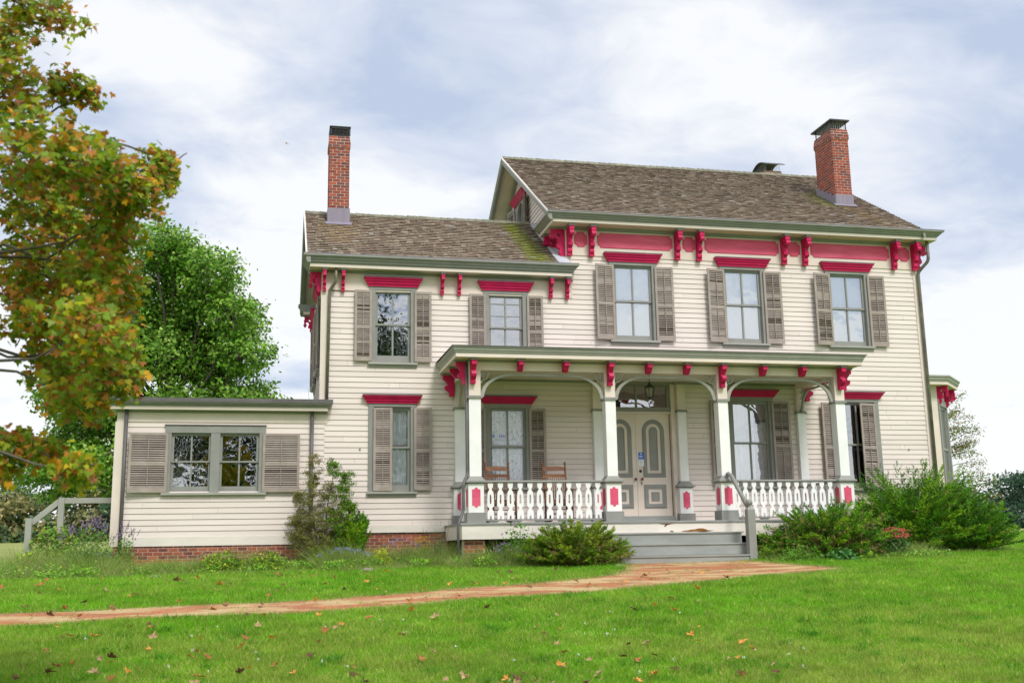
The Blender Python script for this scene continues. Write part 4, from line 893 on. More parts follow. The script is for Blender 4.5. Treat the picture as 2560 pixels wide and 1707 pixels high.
hr = MB(); hr.tube([(10.04, -2.12, 1.60), (10.045, -2.17, 1.62), (10.06, -2.3, 1.56), (10.10, -2.99, .83)], .048, 10); P(hr, 'handrail', M['sage'], n_, smooth=True)

# ---- bay on the right side
def bay():
    B0 = [(16.70, .85), (17.58, .85), (18.36, 1.63), (18.36, 3.2), (17.60, 3.95), (16.70, 3.95)]
    mb = MB()
    def wallseg(a, b, z0, z1, mb, off=0):
        mb.add([(a[0], a[1], z0), (b[0], b[1], z0), (b[0], b[1], z1), (a[0], a[1], z1)], [(0, 1, 2, 3)])
    for a, b in zip(B0[:-1], B0[1:]): wallseg(a, b, .3, 1.3, mb); wallseg(a, b, 3.85, 4.25, mb)
    wallseg(B0[0], B0[1], 1.3, 3.85, mb); wallseg(B0[4], B0[5], 1.3, 3.85, mb)
    o = P(mb, 'bay_window', M['creamt'], None, 'polygonal bay on the right hand side wall')
    fr = MB(); gl = MB()
    for a, b in ((B0[1], B0[2]), (B0[2], B0[3]), (B0[3], B0[4])):
        d = Vector((b[0]-a[0], b[1]-a[1])); L_ = d.length; d.normalize(); nrm = Vector((d.y, -d.x))
        T_ = lambda x, y, z, a=a, d=d, nrm=nrm: (a[0]+d.x*x-nrm.x*y, a[1]+d.y*x-nrm.y*y, z)
        f2 = MB(T_); s = .13
        f2.box(0, s, -.04, .06, 1.3, 3.85); f2.box(L_-s, L_, -.04, .06, 1.3, 3.85); f2.box(s, L_-s, -.04, .06, 3.68, 3.85); f2.box(s, L_-s, -.06, .06, 1.3, 1.40); f2.box(s, L_-s, -.0, .05, 2.48, 2.54)
        f2.box(s, s+.05, 0, .05, 1.4, 3.68); f2.box(L_-s-.05, L_-s, 0, .05, 1.4, 3.68); f2.box(s+.05, L_-s-.05, 0, .05, 3.62, 3.68); f2.box(L_/2-.015, L_/2+.015, .005, .04, 1.4, 3.62)
        k = len(fr.v); fr.v += f2.v; fr.f += [tuple(i+k for i in f) for f in f2.f]
        g2 = MB(T_); g2.add([(s, .03, 1.4), (L_-s, .03, 1.4), (L_-s, .03, 3.66), (s, .03, 3.66)], [(0, 1, 2, 3)]); k = len(gl.v); gl.v += g2.v; gl.f += [tuple(i+k for i in f) for f in g2.f]
        for u in (.08, L_-.08): bracket('bracket', u, .07, 4.19, .46, .30, T=T_, base=.0, parent=o, cap=False, pend=True)
    P(fr, 'window_frame', M['sage'], o); P(gl, 'pane', M['glass'], o)
    sh = MB(); c0 = (17.0, 2.4)
    sh.box(16.72, 17.7, 1.6, 3.2, 1.3, 3.8); P(sh, 'curtain', M['shade'], o)
    cr = MB(); mould(cr, [(0, 4.20), (.33, 4.20), (.33, 4.27), (0, 4.27)], B0); P(cr, 'soffit', M['creamt'], o)
    cr = MB(); mould(cr, [(0, 4.271), (.34, 4.271), (.35, 4.30), (.375, 4.33), (.38, 4.37), (.41, 4.40), (.41, 4.44), (0, 4.44)], B0); P(cr, 'bay_cornice', M['sagel'], o)
    rf = MB(); rf.add([(x, y, 4.43) for x, y in B0]+[(16.7, 2.4, 4.6)], [(0, 1, 6), (1, 2, 6), (2, 3, 6), (3, 4, 6), (4, 5, 6)]); P(rf, 'bay_roof', M['gutter'], o)
bay()

# small dark wall hooks seen on the clapboards
PS('wall_hook', [(1.895, 1.925, -.04, -.01, 2.33, 2.36), (16.02, 16.05, -.04, -.01, 2.37, 2.40)], 'gutter')

# ------------------------------------------------------------------ separate things on the porch
def lantern():
    x, y, zc = 8.60, -1.2, 4.034
    r = thing('hanging_lantern', 'black glazed lantern hanging from the porch ceiling before the double door', 'lantern', (x, y, 3.45))
    mb = MB(); mb.lathe((x, y, zc-.02), [(.055, .018), (.055, 0), (.02, -.01)]); mb.tube([(x, y, zc-.02), (x, y, 3.83)], .008, 6)
    mb.lathe((x, y, 3.70), [(.135, 0), (.13, .01), (.06, .075), (.04, .085), (.035, .11), (.015, .13)], 6); P(mb, 'lantern_roof', M['black'], r)
    mb = MB()
    for k in range(6):
        a_ = math.pi/3*k; mb.beam((x+.12*math.cos(a_), y+.12*math.sin(a_), 3.70), (x+.075*math.cos(a_), y+.075*math.sin(a_), 3.48), .012, .012)
    mb.lathe((x, y, 3.46), [(.02, -.03), (.05, -.01), (.08, .01), (.08, .022)], 6); P(mb, 'lantern_frame', M['black'], r)
    mb = MB(); mb.lathe((x, y, 3.485), [(.068, 0), (.112, .212)], 6); P(mb, 'lantern_glass', M['lampg'], r)
lantern()
def rocking_chair(x, y, rz, label):
    r = thing('rocking_chair', label, 'rocking chair', (x, y, .583), 'rocking chairs on the porch')
    cz, sz = math.cos(rz), math.sin(rz)
    T = lambda a, b, c_: (x+a*cz-b*sz, y+a*sz+b*cz, .583+c_)          # b: back is +, front is -
    for s_ in (-1, 1):
        mb = MB(T); pts = [(s_*.25, b, .02+.16*(b-.02)**2) for b in np.linspace(-.50, .62, 12)]
        for p0, p1 in zip(pts[:-1], pts[1:]): mb.hexa([(p0[0]-.016, p0[1], p0[2]), (p0[0]+.016, p0[1], p0[2]), (p1[0]+.016, p1[1], p1[2]), (p1[0]-.016, p1[1], p1[2]), (p0[0]-.016, p0[1], p0[2]+.045), (p0[0]+.016, p0[1], p0[2]+.045), (p1[0]+.016, p1[1], p1[2]+.045), (p1[0]-.016, p1[1], p1[2]+.045)])
        P(mb, 'rocker', M['wood'], r)
        mb = MB(T); mb.tube([(s_*.25, .26, .06), (s_*.245, .25, .5), (s_*.262, .33, .95), (s_*.275, .46, 1.36), (s_*.276, .464, 1.37), (s_*.278, .468, 1.385), (s_*.28, .475, 1.41), (s_*.281, .482, 1.43)], [.021, .024, .024, .020, .030, .031, .022, .010], 8); P(mb, 'back_post', M['wood'], r, smooth=True)
        mb = MB(T); mb.tube([(s_*.26, -.26, .06), (s_*.26, -.25, .44), (s_*.27, -.24, .72)], [.020, .024, .018], 8); P(mb, 'leg', M['wood'], r, smooth=True)
        mb = MB(T); q = [(s_*.30, -.34, .735), (s_*.30, -.1, .75), (s_*.265, .29, .76)]
        for p0, p1 in zip(q[:-1], q[1:]): mb.beam(p0, p1, .062, .028)
        P(mb, 'armrest', M['wood'], r)
    mb = MB(T); mb.hexa([(-.29, -.30, .44), (.29, -.30, .44), (.25, .26, .40), (-.25, .26, .40), (-.29, -.30, .485), (.29, -.30, .485), (.25, .26, .44), (-.25, .26, .44)]); P(mb, 'seat', M['wood'], r)
    mb = MB(T)
    for z_ in (.20, .30): mb.tube([(-.26, -.255, z_), (.26, -.255, z_)], .012, 6)
    for s_ in (-1, 1): mb.tube([(s_*.255, -.25, .24), (s_*.25, .25, .24)], .012, 6)
    P(mb, 'stretcher', M['wood'], r)
    hz = lambda z_: .33+(z_-.95)*.32
    mb = MB(T); n = 8
    for i in range(n):
        u0, u1 = -1+2*i/n, -1+2*(i+1)/n; f0, f1 = .035*(u0*u0), .035*(u1*u1); t0, t1 = 1.325-.03*abs(u0)**3, 1.325-.03*abs(u1)**3
        mb.hexa([(u0*.262, hz(1.22)+.03-f0, 1.215), (u1*.262, hz(1.22)+.03-f1, 1.215), (u1*.262, hz(1.22)+.05-f1, 1.215), (u0*.262, hz(1.22)+.05-f0, 1.215), (u0*.262, hz(1.32)+.03-f0, t0), (u1*.262, hz(1.32)+.03-f1, t1), (u1*.262, hz(1.32)+.05-f1, t1), (u0*.262, hz(1.32)+.05-f0, t0)])
    P(mb, 'headrest', M['wood'], r)
    mb = MB(T); mb.box(-.26, .26, hz(1.10), hz(1.10)+.028, 1.07, 1.135); P(mb, 'back_rail', M['wood'], r); mb = MB(T); mb.box(-.25, .25, .265, .29, .50, .55); P(mb, 'back_rail', M['wood'], r)
    for i in range(9):
        u = -.20+.05*i; mb = MB(T); mb.tube([(u, .277, .52), (u, hz(.85)-.01, .80), (u*1.03, hz(1.08)+.012, 1.08)], .010, 6); P(mb, 'spindle', M['wood'], r, smooth=True)
rocking_chair(5.01, -1.13, .04, 'wooden rocking chair before the curtained porch window')
rocking_chair(6.33, -1.13, -.03, 'wooden rocking chair before bare clapboards and a shutter edge')
# notice on the door
n_ = thing('notice', 'blue and white paper notice taped to the double door', 'notice', (8.765, .09, 2.13))
a = MB(); a.box(8.70, 8.835, .084, .086, 2.10, 2.30); P(a, 'blue_sheet', M['blue'], n_)
a = MB(); a.box(8.705, 8.84, .080, .0835, 1.965, 2.13); P(a, 'white_sheet', M['paper'], n_)
a = MB()
for z in (2.105, 2.075, 2.055, 2.035, 2.0): a.box(8.72, 8.72+random.uniform(.07, .105), .078, .0797, z, z+.007)
P(a, 'print_line', M['ink'], n_)
a = MB(); a.box(8.75, 8.79, .081, .0838, 2.245, 2.275); a.box(8.72, 8.81, .081, .0838, 2.20, 2.212); a.box(8.72, 8.80, .081, .0838, 2.175, 2.185); P(a, 'print_line', M['paper'], n_)
n_ = thing('window_sign', 'white sign with blurred blue lettering propped inside the porch window', 'sign', (5.22, .13, 2.42))
a = MB(); a.box(5.055, 5.385, .095, .099, 2.445, 2.735); P(a, 'card', M['paper'], n_)
a = MB()
for x, w in ((5.06, .05), (5.225, .03), (5.265, .04), (5.315, .03), (5.355, .025)): a.box(x, x+w, .091, .0945, 2.645, 2.715)
P(a, 'letter', M['violet'], n_)
a = MB()
for z, w in ((2.60, .20), (2.575, .24), (2.50, .1), (2.475, .16)): a.box(5.11, 5.11+w, .091, .0945, z, z+.009)
P(a, 'print_line', M['ink'], n_)

# ------------------------------------------------------------------ plants
def unit(v): return v/np.maximum(np.linalg.norm(v, axis=-1, keepdims=True), 1e-9)
def quads(cen, nrm, size, asp, cols, jit=.3):
    """leaf-like rhombi: 4-point faces"""
    n = len(cen); a = unit(np.cross(nrm, rng.normal(size=(n, 3)))); b = np.cross(nrm, a)
    s_ = (size*(1+jit*rng.uniform(-1, 1, n)))[:, None]
    V = np.stack([cen-a*s_, cen+b*s_*asp-a*s_*.1, cen+a*s_, cen-b*s_*asp-a*s_*.1], 1).reshape(-1, 3)
    F = np.arange(4*n).reshape(n, 4); return V, F, cols
def pick(cols, n, var=.2):
    c = np.array(cols)[rng.integers(0, len(cols), n)]; return c*(1+var*rng.uniform(-1, 1, (n, 1)))
def blobs_pts(blobs, n, clump=.32, per=26, shell=.45):
    """clumped leaf centres inside ellipsoids; blob = (x,y,z,rx,ry,rz)"""
    B = np.array(blobs, float); vol = (B[:, 3]*B[:, 4]*B[:, 5])**.75; nc = np.maximum(1, (vol/vol.sum()*n/per)).astype(int); out = []; nr = []
    for b, k in zip(B, nc):
        d = unit(rng.normal(size=(k, 3))); r = rng.uniform(shell**3, 1, (k, 1))**(1/3); c = b[:3]+d*r*b[3:6]
        m_ = np.repeat(c, per, 0); off = rng.normal(size=(len(m_), 3))*clump*np.array([1, 1, .6]); out.append(m_+off); nr.append(np.repeat(d, per, 0))
    return np.concatenate(out), np.concatenate(nr)
def limbs(name, parent, base, tips, r0, mid=.45, mt='bark', seed=1):
    rr = random.Random(seed); mb = MB(); b = Vector(base)
    for (tx, ty, tz, f) in tips:
        s_ = Vector(f) if isinstance(f, tuple) else b+Vector((0, 0, f)); e = Vector((tx, ty, tz)); n = 7; pts = []
        for i in range(n):
            t = i/(n-1); p_ = s_.lerp(e, t); p_.z += .12*(e-s_).length*math.sin(t*math.pi)*(-.6 if e.z > s_.z else .5); p_ += Vector((rr.uniform(-1, 1), rr.uniform(-1, 1), rr.uniform(-1, 1)))*.035*(e-s_).length*(0 < i < n-1); pts.append(p_)
        ra = r0*(.5 if not isinstance(f, tuple) else .3); mb.tube(pts, [ra*(1-.85*i/(n-1))+.004 for i in range(n)], 7)
    return mb
def tree(name, label, cat, base, h, blobs, n, leaf, cols, r0=.3, group=None, clump=.35, per=26, trunk_pts=None, limb=True, shell=.45, asp=.55, twigs=0):
    x, y = base; z = G(x, y); r = thing(name, label, cat, (x, y, z), group)
    tp = trunk_pts or [(x, y, z-.3), (x+.05, y, z+h*.2), (x-.05, y+.05, z+h*.45), (x, y, z+h*.8)]
    mb = MB(); nn = len(tp); mb.tube(tp, [r0*(1.25 if i == 0 else 1-.8*i/(nn-1)) for i in range(nn)], 10)
    if limb:
        B = sorted(blobs, key=lambda q: -q[3]*q[5])[:40]; zz = []
        for i, b in enumerate(B):
            t = .25+.6*((b[2]-z)/h if h else .5); t = min(.92, max(.22, t*.72)); k = t*(nn-1); i0 = min(int(k), nn-2); s_ = Vector(tp[i0]).lerp(Vector(tp[i0+1]), k-i0); zz.append((b[0], b[1], b[2], tuple(s_)))
            for q in range(twigs):
                d = [random.uniform(-1, 1) for _ in range(3)]; zz.append((b[0]+d[0]*b[3], b[1]+d[1]*b[4], b[2]+d[2]*b[5], (b[0], b[1], b[2])))
        lm = limbs('limb', r, tp[0], zz, r0, seed=int(x*7) & 255); k = len(mb.v); mb.v += lm.v; mb.f += [tuple(i+k for i in f) for f in lm.f]
    mb.build('trunk', M['bark'], r, smooth=True)
    c, d = blobs_pts(blobs, n, clump, per, shell); nrm = unit(d*.5+rng.normal(size=c.shape)*.7+np.array([0, -.2, .5]))
    V, F, cc = quads(c, nrm, leaf, asp, pick(cols, len(c), .3)); npmesh('crown', V, F, cc, M['leaf'], r)
    return r
# green maple behind the annex
gb_ = []
for (dx, dz, r_) in ((-2.3, 10.6, 1.7), (-3.4, 11.3, 1.5), (-4.7, 11.4, 1.45), (-5.9, 10.4, 1.6), (-1.5, 9.2, 1.5), (-2.9, 9.3, 1.9), (-4.6, 9.6, 2.0), (-6.4, 8.6, 1.8), (-1.2, 7.6, 1.5), (-.8, 6.2, 1.1), (-2.5, 7.6, 1.8), (-4.3, 7.6, 1.9), (-6.2, 6.9, 1.9), (-7.6, 6.2, 1.4), (-.6, 5.1, 1.1), (-1.8, 5.6, 1.5), (-3.4, 5.6, 1.5), (-5.4, 5.2, 1.7), (-7.2, 4.6, 1.5), (-8.2, 3.5, 1.1), (-6.2, 3.6, 1.5), (-4.4, 4.0, 1.4), (-2.4, 4.2, 1.3), (-.9, 4.2, 1.0), (-5.1, 2.9, 1.1), (-7.2, 2.9, 1.1), (.0, 4.75, .65), (-.2, 5.9, .5)):
    for q in range(2): gb_.append((dx-.2+random.uniform(-.4, .4), 18+random.uniform(-2.2, 1.6), dz+random.uniform(-.35, .25), r_*.74, r_*.85, r_*.56))
tree('maple_tree', 'large green maple rising behind the single storey annex', 'tree', (-3.9, 18.3), 11.5, gb_, 92000, .088, ((.17, .36, .028), (.125, .29, .022), (.24, .43, .045), (.08, .20, .018), (.33, .48, .09)), .36, clump=.24, shell=.5, twigs=3, trunk_pts=[(-3.9, 18.3, -.4), (-3.95, 18.2, 2.5), (-4.0, 18.0, 5.5), (-4.1, 18, 10.5)])

# foreground maple whose branches hang into the left of the picture
LEAFP = [(0, -.15), (.03, 0), (.18, -.06), (.42, -.10), (.36, .06), (.58, .22), (.38, .26), (.42, .46), (.20, .38), (.14, .56), (0, .92), (-.14, .56), (-.20, .38), (-.42, .46), (-.38, .26), (-.58, .22), (-.36, .06), (-.42, -.10), (-.18, -.06), (-.03, 0)]
def maple_leaves(cen, nrm, size, cols):
    n = len(cen); L0 = np.array(LEAFP); L0[:, 1] -= .25; k = len(L0)
    down = np.tile([[0, 0, -1.0]], (n, 1))+rng.normal(size=(n, 3))*.45; b = unit(down-nrm*(down*nrm).sum(1, keepdims=True)); a = np.cross(b, nrm)
    s_ = (size*rng.uniform(.6, 1.2, n))[:, None, None]
    cup = (L0[None, :, 0:1]**2*.5)*rng.uniform(-.9, .9, (n, 1, 1))
    V = cen[:, None, :]+s_*(a[:, None, :]*L0[None, :, 0:1]+b[:, None, :]*L0[None, :, 1:2]+nrm[:, None, :]*cup)
    V = np.concatenate([V, cen[:, None, :]], 1).reshape(-1, 3)      # centre vertex per leaf: triangle fan
    i = np.arange(n)[:, None, None]*(k+1); f = np.stack([np.full(k, k), np.arange(k), (np.arange(k)+1) % k], 1)[None]
    F = (i+f).reshape(-1, 3); return V, F, np.repeat(cols, k, 0)
FB = [(-2.05, -16.07, 4.53, 0.41, 0.16), (-2.4, -15.52, 4.51, 0.1, 0.17), (-2.2, -15.83, 3.95, 0.24, 0.22), (-1.9, -15.41, 4.1, 0.17, 0.12), (-1.71, -15.37, 4.08, 0.07, 0.04), (-1.84, -16.38, 3.11, 0.45, 0.28), (-1.4, -16.48, 2.97, 0.33, 0.25), (-1.13, -14.99, 3.48, 0.18, 0.24), (-0.94, -16.03, 3.26, 0.08, 0.08), (-1.15, -16.08, 2.88, 0.19, 0.17), (-2.09, -14.71, 3.13, 0.6, 0.43), (-1.37, -15.65, 2.73, 0.24, 0.29), (-2.06, -14.99, 2.52, 0.47, 0.33), (-1.44, -15.64, 2.34, 0.29, 0.35), (-2.0, -15.35, 2.0, 0.35, 0.25), (-1.4, -16.23, 1.74, 0.33, 0.29), (-1.32, -15.36, 1.56, 0.2, 0.21), (-1.89, -14.94, 1.66, 0.3, 0.18), (-1.63, -15.56, 1.29, 0.28, 0.17), (-2.16, -15.17, 0.96, 0.19, 0.15), (-1.89, -15.29, 0.88, 0.14, 0.12), (-1.46, -16.38, 0.63, 0.16, 0.1), (-2.23, -15.14, 0.72, 0.06, 0.09)]
def foreground_maple():
    x, y = -6.6, -14.6; z = G(x, y)
    r = thing('maple_tree', 'autumn maple with orange and green leaves hanging in from the left edge', 'tree', (x, y, z))
    tp = [(x, y, z-.3), (x+.05, y, z+1.5), (x+.2, y-.1, z+3.2), (x+.1, y, z+5.5), (x, y, z+8)]
    mb = MB(); mb.tube(tp, [.30, .24, .2, .14, .05], 12)
    hubs = {0: (-3.1, -15.5, 4.9), 1: (-3.0, -15.4, 3.6), 2: (-3.1, -15.2, 2.6), 3: (-3.0, -15.4, 1.7), 4: (-3.2, -15.3, 1.0)}
    tips = [(hx, hy, hz_, (x+.2, y-.1, z+h0)) for (hx, hy, hz_), h0 in zip(hubs.values(), (4.2, 3.4, 2.9, 2.5, 2.1))]
    lm = limbs('', None, tp[0], tips, .22, seed=3)
    tw = []
    for i, b in enumerate(FB):
        hk = min(hubs, key=lambda k: abs(hubs[k][2]-b[2]-.15)+.0*k); tw.append((b[0], b[1], b[2], hubs[hk]))
    l2 = limbs('', None, tp[0], tw, .055, seed=5)
    tw3 = []
    for b in FB:
        for q in range(5): d = [random.uniform(-1, 1) for _ in range(3)]; tw3.append((b[0]+d[0]*b[3], b[1]+d[1]*.3, b[2]+d[2]*b[4], (b[0]-.1, b[1], b[2])))
    l3 = limbs('', None, tp[0], tw3+[(-1.62, -15.37, 4.05, (-1.9, -15.4, 4.1)), (-.80, -15.9, 3.38, (-.95, -16.0, 3.25))], .018, seed=6)
    for l_ in (lm, l2, l3): k = len(mb.v); mb.v += l_.v; mb.f += [tuple(i+k for i in f) for f in l_.f]
    mb.build('trunk', M['bark'], r, smooth=True)
    pal = ((.38, .42, .010), (.28, .37, .010), (.19, .31, .015), (.46, .47, .02), (.30, .38, .012), (.56, .40, .010), (.66, .33, .008), (.50, .20, .015), (.40, .14, .03), (.32, .40, .07), (.20, .33, .015), (.42, .36, .012), (.26, .37, .012), (.34, .40, .01))
    C_, D_ = [], []
    for b in FB:
        k_ = int(10+720*b[3]*b[4]); dd = unit(rng.normal(size=(k_, 3))); q = rng.uniform(.05, 1, (k_, 1))**(1/2.2); cc_ = np.array(b[:3])+dd*q*np.array([b[3], .7 if b[3] > .2 else .25, b[4]])
        m_ = rng.integers(8, 16, k_); cen = np.repeat(cc_, m_, 0); C_.append(cen+rng.normal(size=cen.shape)*np.array([.052, .052, .045])); D_.append(cen*0+1.0)
    c = np.concatenate(C_); d = np.concatenate(D_); keep = np.ones(len(c), bool)
    nrm = unit(rng.normal(size=c.shape)*.55+np.array([.15, -.75, .45])); cols = pick(pal+((.54, .22, .015), (.44, .17, .02), (.20, .33, .015), (.16, .28, .012)), len(c), .28)*.88
    # the unseen rest of the crown, coarser
    bl = [(x+rx_, y+ry_, zz, 1.5, 1.6, 1.0) for rx_, ry_, zz in ((-1, 0, 1.6), (.6, 1.2, 2.0), (1.4, -1.2, 2.4), (-1.8, 1, 3.2), (1.8, .2, 3.6), (0, -1.6, 3.6), (-.4, 1.9, 3.9), (1.5, .9, 5.0), (-1.5, -.6, 5.0), (.2, .1, 6.2), (2.0, -.5, 5.9), (0.4, 1.0, 7.2), (-.8, -.8, 6.9))]
    c2, d2 = blobs_pts(bl, 9000, .35, 26); s2 = c2[:, 0] < -3.2; c2, d2 = c2[s2], d2[s2]
    V1, F1, k1 = maple_leaves(c, nrm, np.full(len(c), .070), cols)
    V2, F2, k2 = maple_leaves(c2, unit(d2*.5+rng.normal(size=c2.shape)*.7), np.full(len(c2), .15), pick(pal, len(c2), .25))
    npmesh('crown', np.concatenate([V1, V2]), np.concatenate([F1, F2+len(V1)]), np.concatenate([k1, k2]), M['leaf'], r)
foreground_maple()
# the tree behind the photographer, seen mirrored in the window panes
gb2 = [(x+random.uniform(-.6, .6), -39+random.uniform(-2, 2), z+random.uniform(-.4, .4), 2.0, 2.0, 1.5) for x in (-7.5, -4.5, -1.5, 1.5, 4.5, 7.5, 10.5) for z in (3.2, 6.2, 9.2, 12.2, 15, 17) if abs(x-2)/10+abs(z-8)/12 < 1.05]
tree('maple_tree', 'broad dark tree behind the viewpoint, mirrored in the left window panes', 'tree', (1.5, -39), 15, gb2, 26000, .20, ((.035, .09, .018), (.05, .11, .02), (.08, .10, .02)), .5, clump=.5)

# far treelines
def far_tree(x, y, h, w, cols, label, group, n=2600, leaf=.34, lowk=.35):
    z = G(x, y); bl = []
    for q in range(9):
        t = random.random(); bl.append((x+random.uniform(-1, 1)*w*.42*(1.05-abs(t-.45)), y+random.uniform(-1, 1)*w*.25, z+h*(lowk*.55+t*.75*(1-.1*lowk)), w*.27, w*.27, h*.17))
    tree('tree', label, 'tree', (x, y), h*.8, bl, n, leaf, cols, .2, group, clump=w*.07, limb=False, per=20)
GR = ((.10, .18, .06), (.13, .21, .065), (.08, .14, .055)); OL = ((.26, .25, .085), (.20, .22, .075), (.30, .26, .10)); DG = ((.045, .10, .05), (.055, .12, .055), (.035, .08, .045))  # foliage colours lightened to paint in distance haze
left_t = [(-62, 160, 9.0, 9, GR), (-56, 152, 7.5, 8, OL), (-51, 158, 8.8, 9, GR), (-46, 150, 9.6, 9, OL), (-42, 156, 10.6, 7, GR), (-38, 150, 7.4, 9, OL), (-33.5, 154, 7.6, 9, GR), (-29, 151, 8.0, 9, OL), (-24.5, 155, 8.2, 9, GR), (-20, 150, 8.4, 9, DG), (-15, 154, 8.0, 9, GR)]
for i, (x, y, h, w, c_) in enumerate(left_t):
    lab = {id(GR): 'dark green tree in the far row beyond the left field', id(OL): 'olive brown tree in the far row beyond the left field', id(DG): 'darkest tree of the far row, nearest the annex'}[id(c_)]
    far_tree(x, y, h+1.0, w*1.25, c_, lab, {id(GR): 'green trees beyond the left field', id(OL): 'olive trees beyond the left field', id(DG): 'dark trees beyond the left field'}[id(c_)])
for (x, y, h, w) in ((119, 152, 8.6, 11), (126, 156, 8.4, 10), (133, 150, 9.2, 11), (140, 156, 10.5, 10)): far_tree(x, y, h, w*1.2, DG, 'dark evergreen looking tree beyond the right field', 'dark trees beyond the right field')
far_tree(112, 160, 7.0, 9, GR, 'low pale tree at the left end of the right treeline', None)
for x in range(60, 112, 7): pass
# undergrowth closing the foot of the left row
def hedge(name, label, x0, x1, y, h, cols, n, leaf=.4):
    c = np.stack([rng.uniform(x0, x1, n), y+rng.normal(size=n)*1.0, np.zeros(n)], 1); c[:, 2] = gz(c[:, 0], c[:, 1])+rng.uniform(0, 1, n)**1.3*h*(.75+.25*np.sin(c[:, 0]*.7)+.2*np.sin(c[:, 0]*1.9))
    V, F, cc = quads(c, unit(rng.normal(size=c.shape)+np.array([0, -.6, .4])), leaf, .6, pick(cols, n, .3)); o = npmesh(name, V, F, cc, M['leaf']); tag(o, label, 'undergrowth', kind='stuff')
hedge('undergrowth', 'thicket of brush along the foot of the left treeline', -75, -8, 147, 3.4, GR+OL+DG, 9000)
hedge('undergrowth', 'thicket of brush along the foot of the right treeline', 104, 160, 147, 3.6, DG, 6000)

# sparse young tree behind the bay
def sapling():
    x, y = 22.1, 7.5; z = G(x, y); r = thing('young_tree', 'sparse young tree with reddish leaves standing behind the bay', 'tree', (x, y, z))
    mb = MB(); mb.tube([(x, y, z-.1), (x+.1, y, 2), (x, y, 3.6), (x-.3, y, 5.0)], [.05, .04, .02, .006], 7); C_ = []
    for i in range(30):
        h0 = random.uniform(.8, 4.9); L_ = (2.1-.26*abs(h0-1.5))*random.uniform(.6, 1.05)*(1 if h0 < 4.8 else .6); a_ = random.uniform(-.6, .7) if i % 3 else random.uniform(0, 6.28); e = (x+L_*math.cos(a_), y+L_*math.sin(a_)*.6, h0+L_*random.uniform(.12, .42)); s_ = (x, y, h0)
        pts = [tuple(s_[k]+(e[k]-s_[k])*t+(0 if k < 2 else .12*math.sin(t*3)) for k in range(3)) for t in (0, .33, .66, 1)]; mb.tube(pts, [.016, .012, .008, .004], 5)
        for j in range(2):
            for q in range(int(52*L_)): t = random.uniform(.35, 1.03); C_.append([s_[k]+(e[k]-s_[k])*t+random.gauss(0, .085) for k in range(3)])
    mb.build('trunk', M['bark'], r); c = np.array(C_); V, F, cc = quads(c, unit(rng.normal(size=c.shape)), .034, .6, pick(((.20, .32, .05), (.26, .22, .08), (.14, .28, .04), (.30, .34, .06), (.32, .15, .09)), len(c), .25)); npmesh('crown', V, F, cc, M['leaf'], r)
sapling()
def bare_tree():
    x, y = 1.6, 24.; z = G(x, y); r = thing('bare_tree', 'bare grey treetop showing faintly between the maple and the wing', 'tree', (x, y, z)); mb = MB(); mb.tube([(x, y, z-.2), (x, y, 3), (x-.2, y, 6)], [.12, .08, .03], 6)
    for i in range(60): h0 = random.uniform(3, 6); a_ = random.uniform(0, 6.28); L_ = random.uniform(.6, 1.6); mb.tube([(x, y, h0), (x+L_*.5*math.cos(a_), y, h0+L_*.5), (x+L_*math.cos(a_), y, h0+L_)], [.02, .012, .005], 4)
    mb.build('trunk', M['bark'], r)
bare_tree()

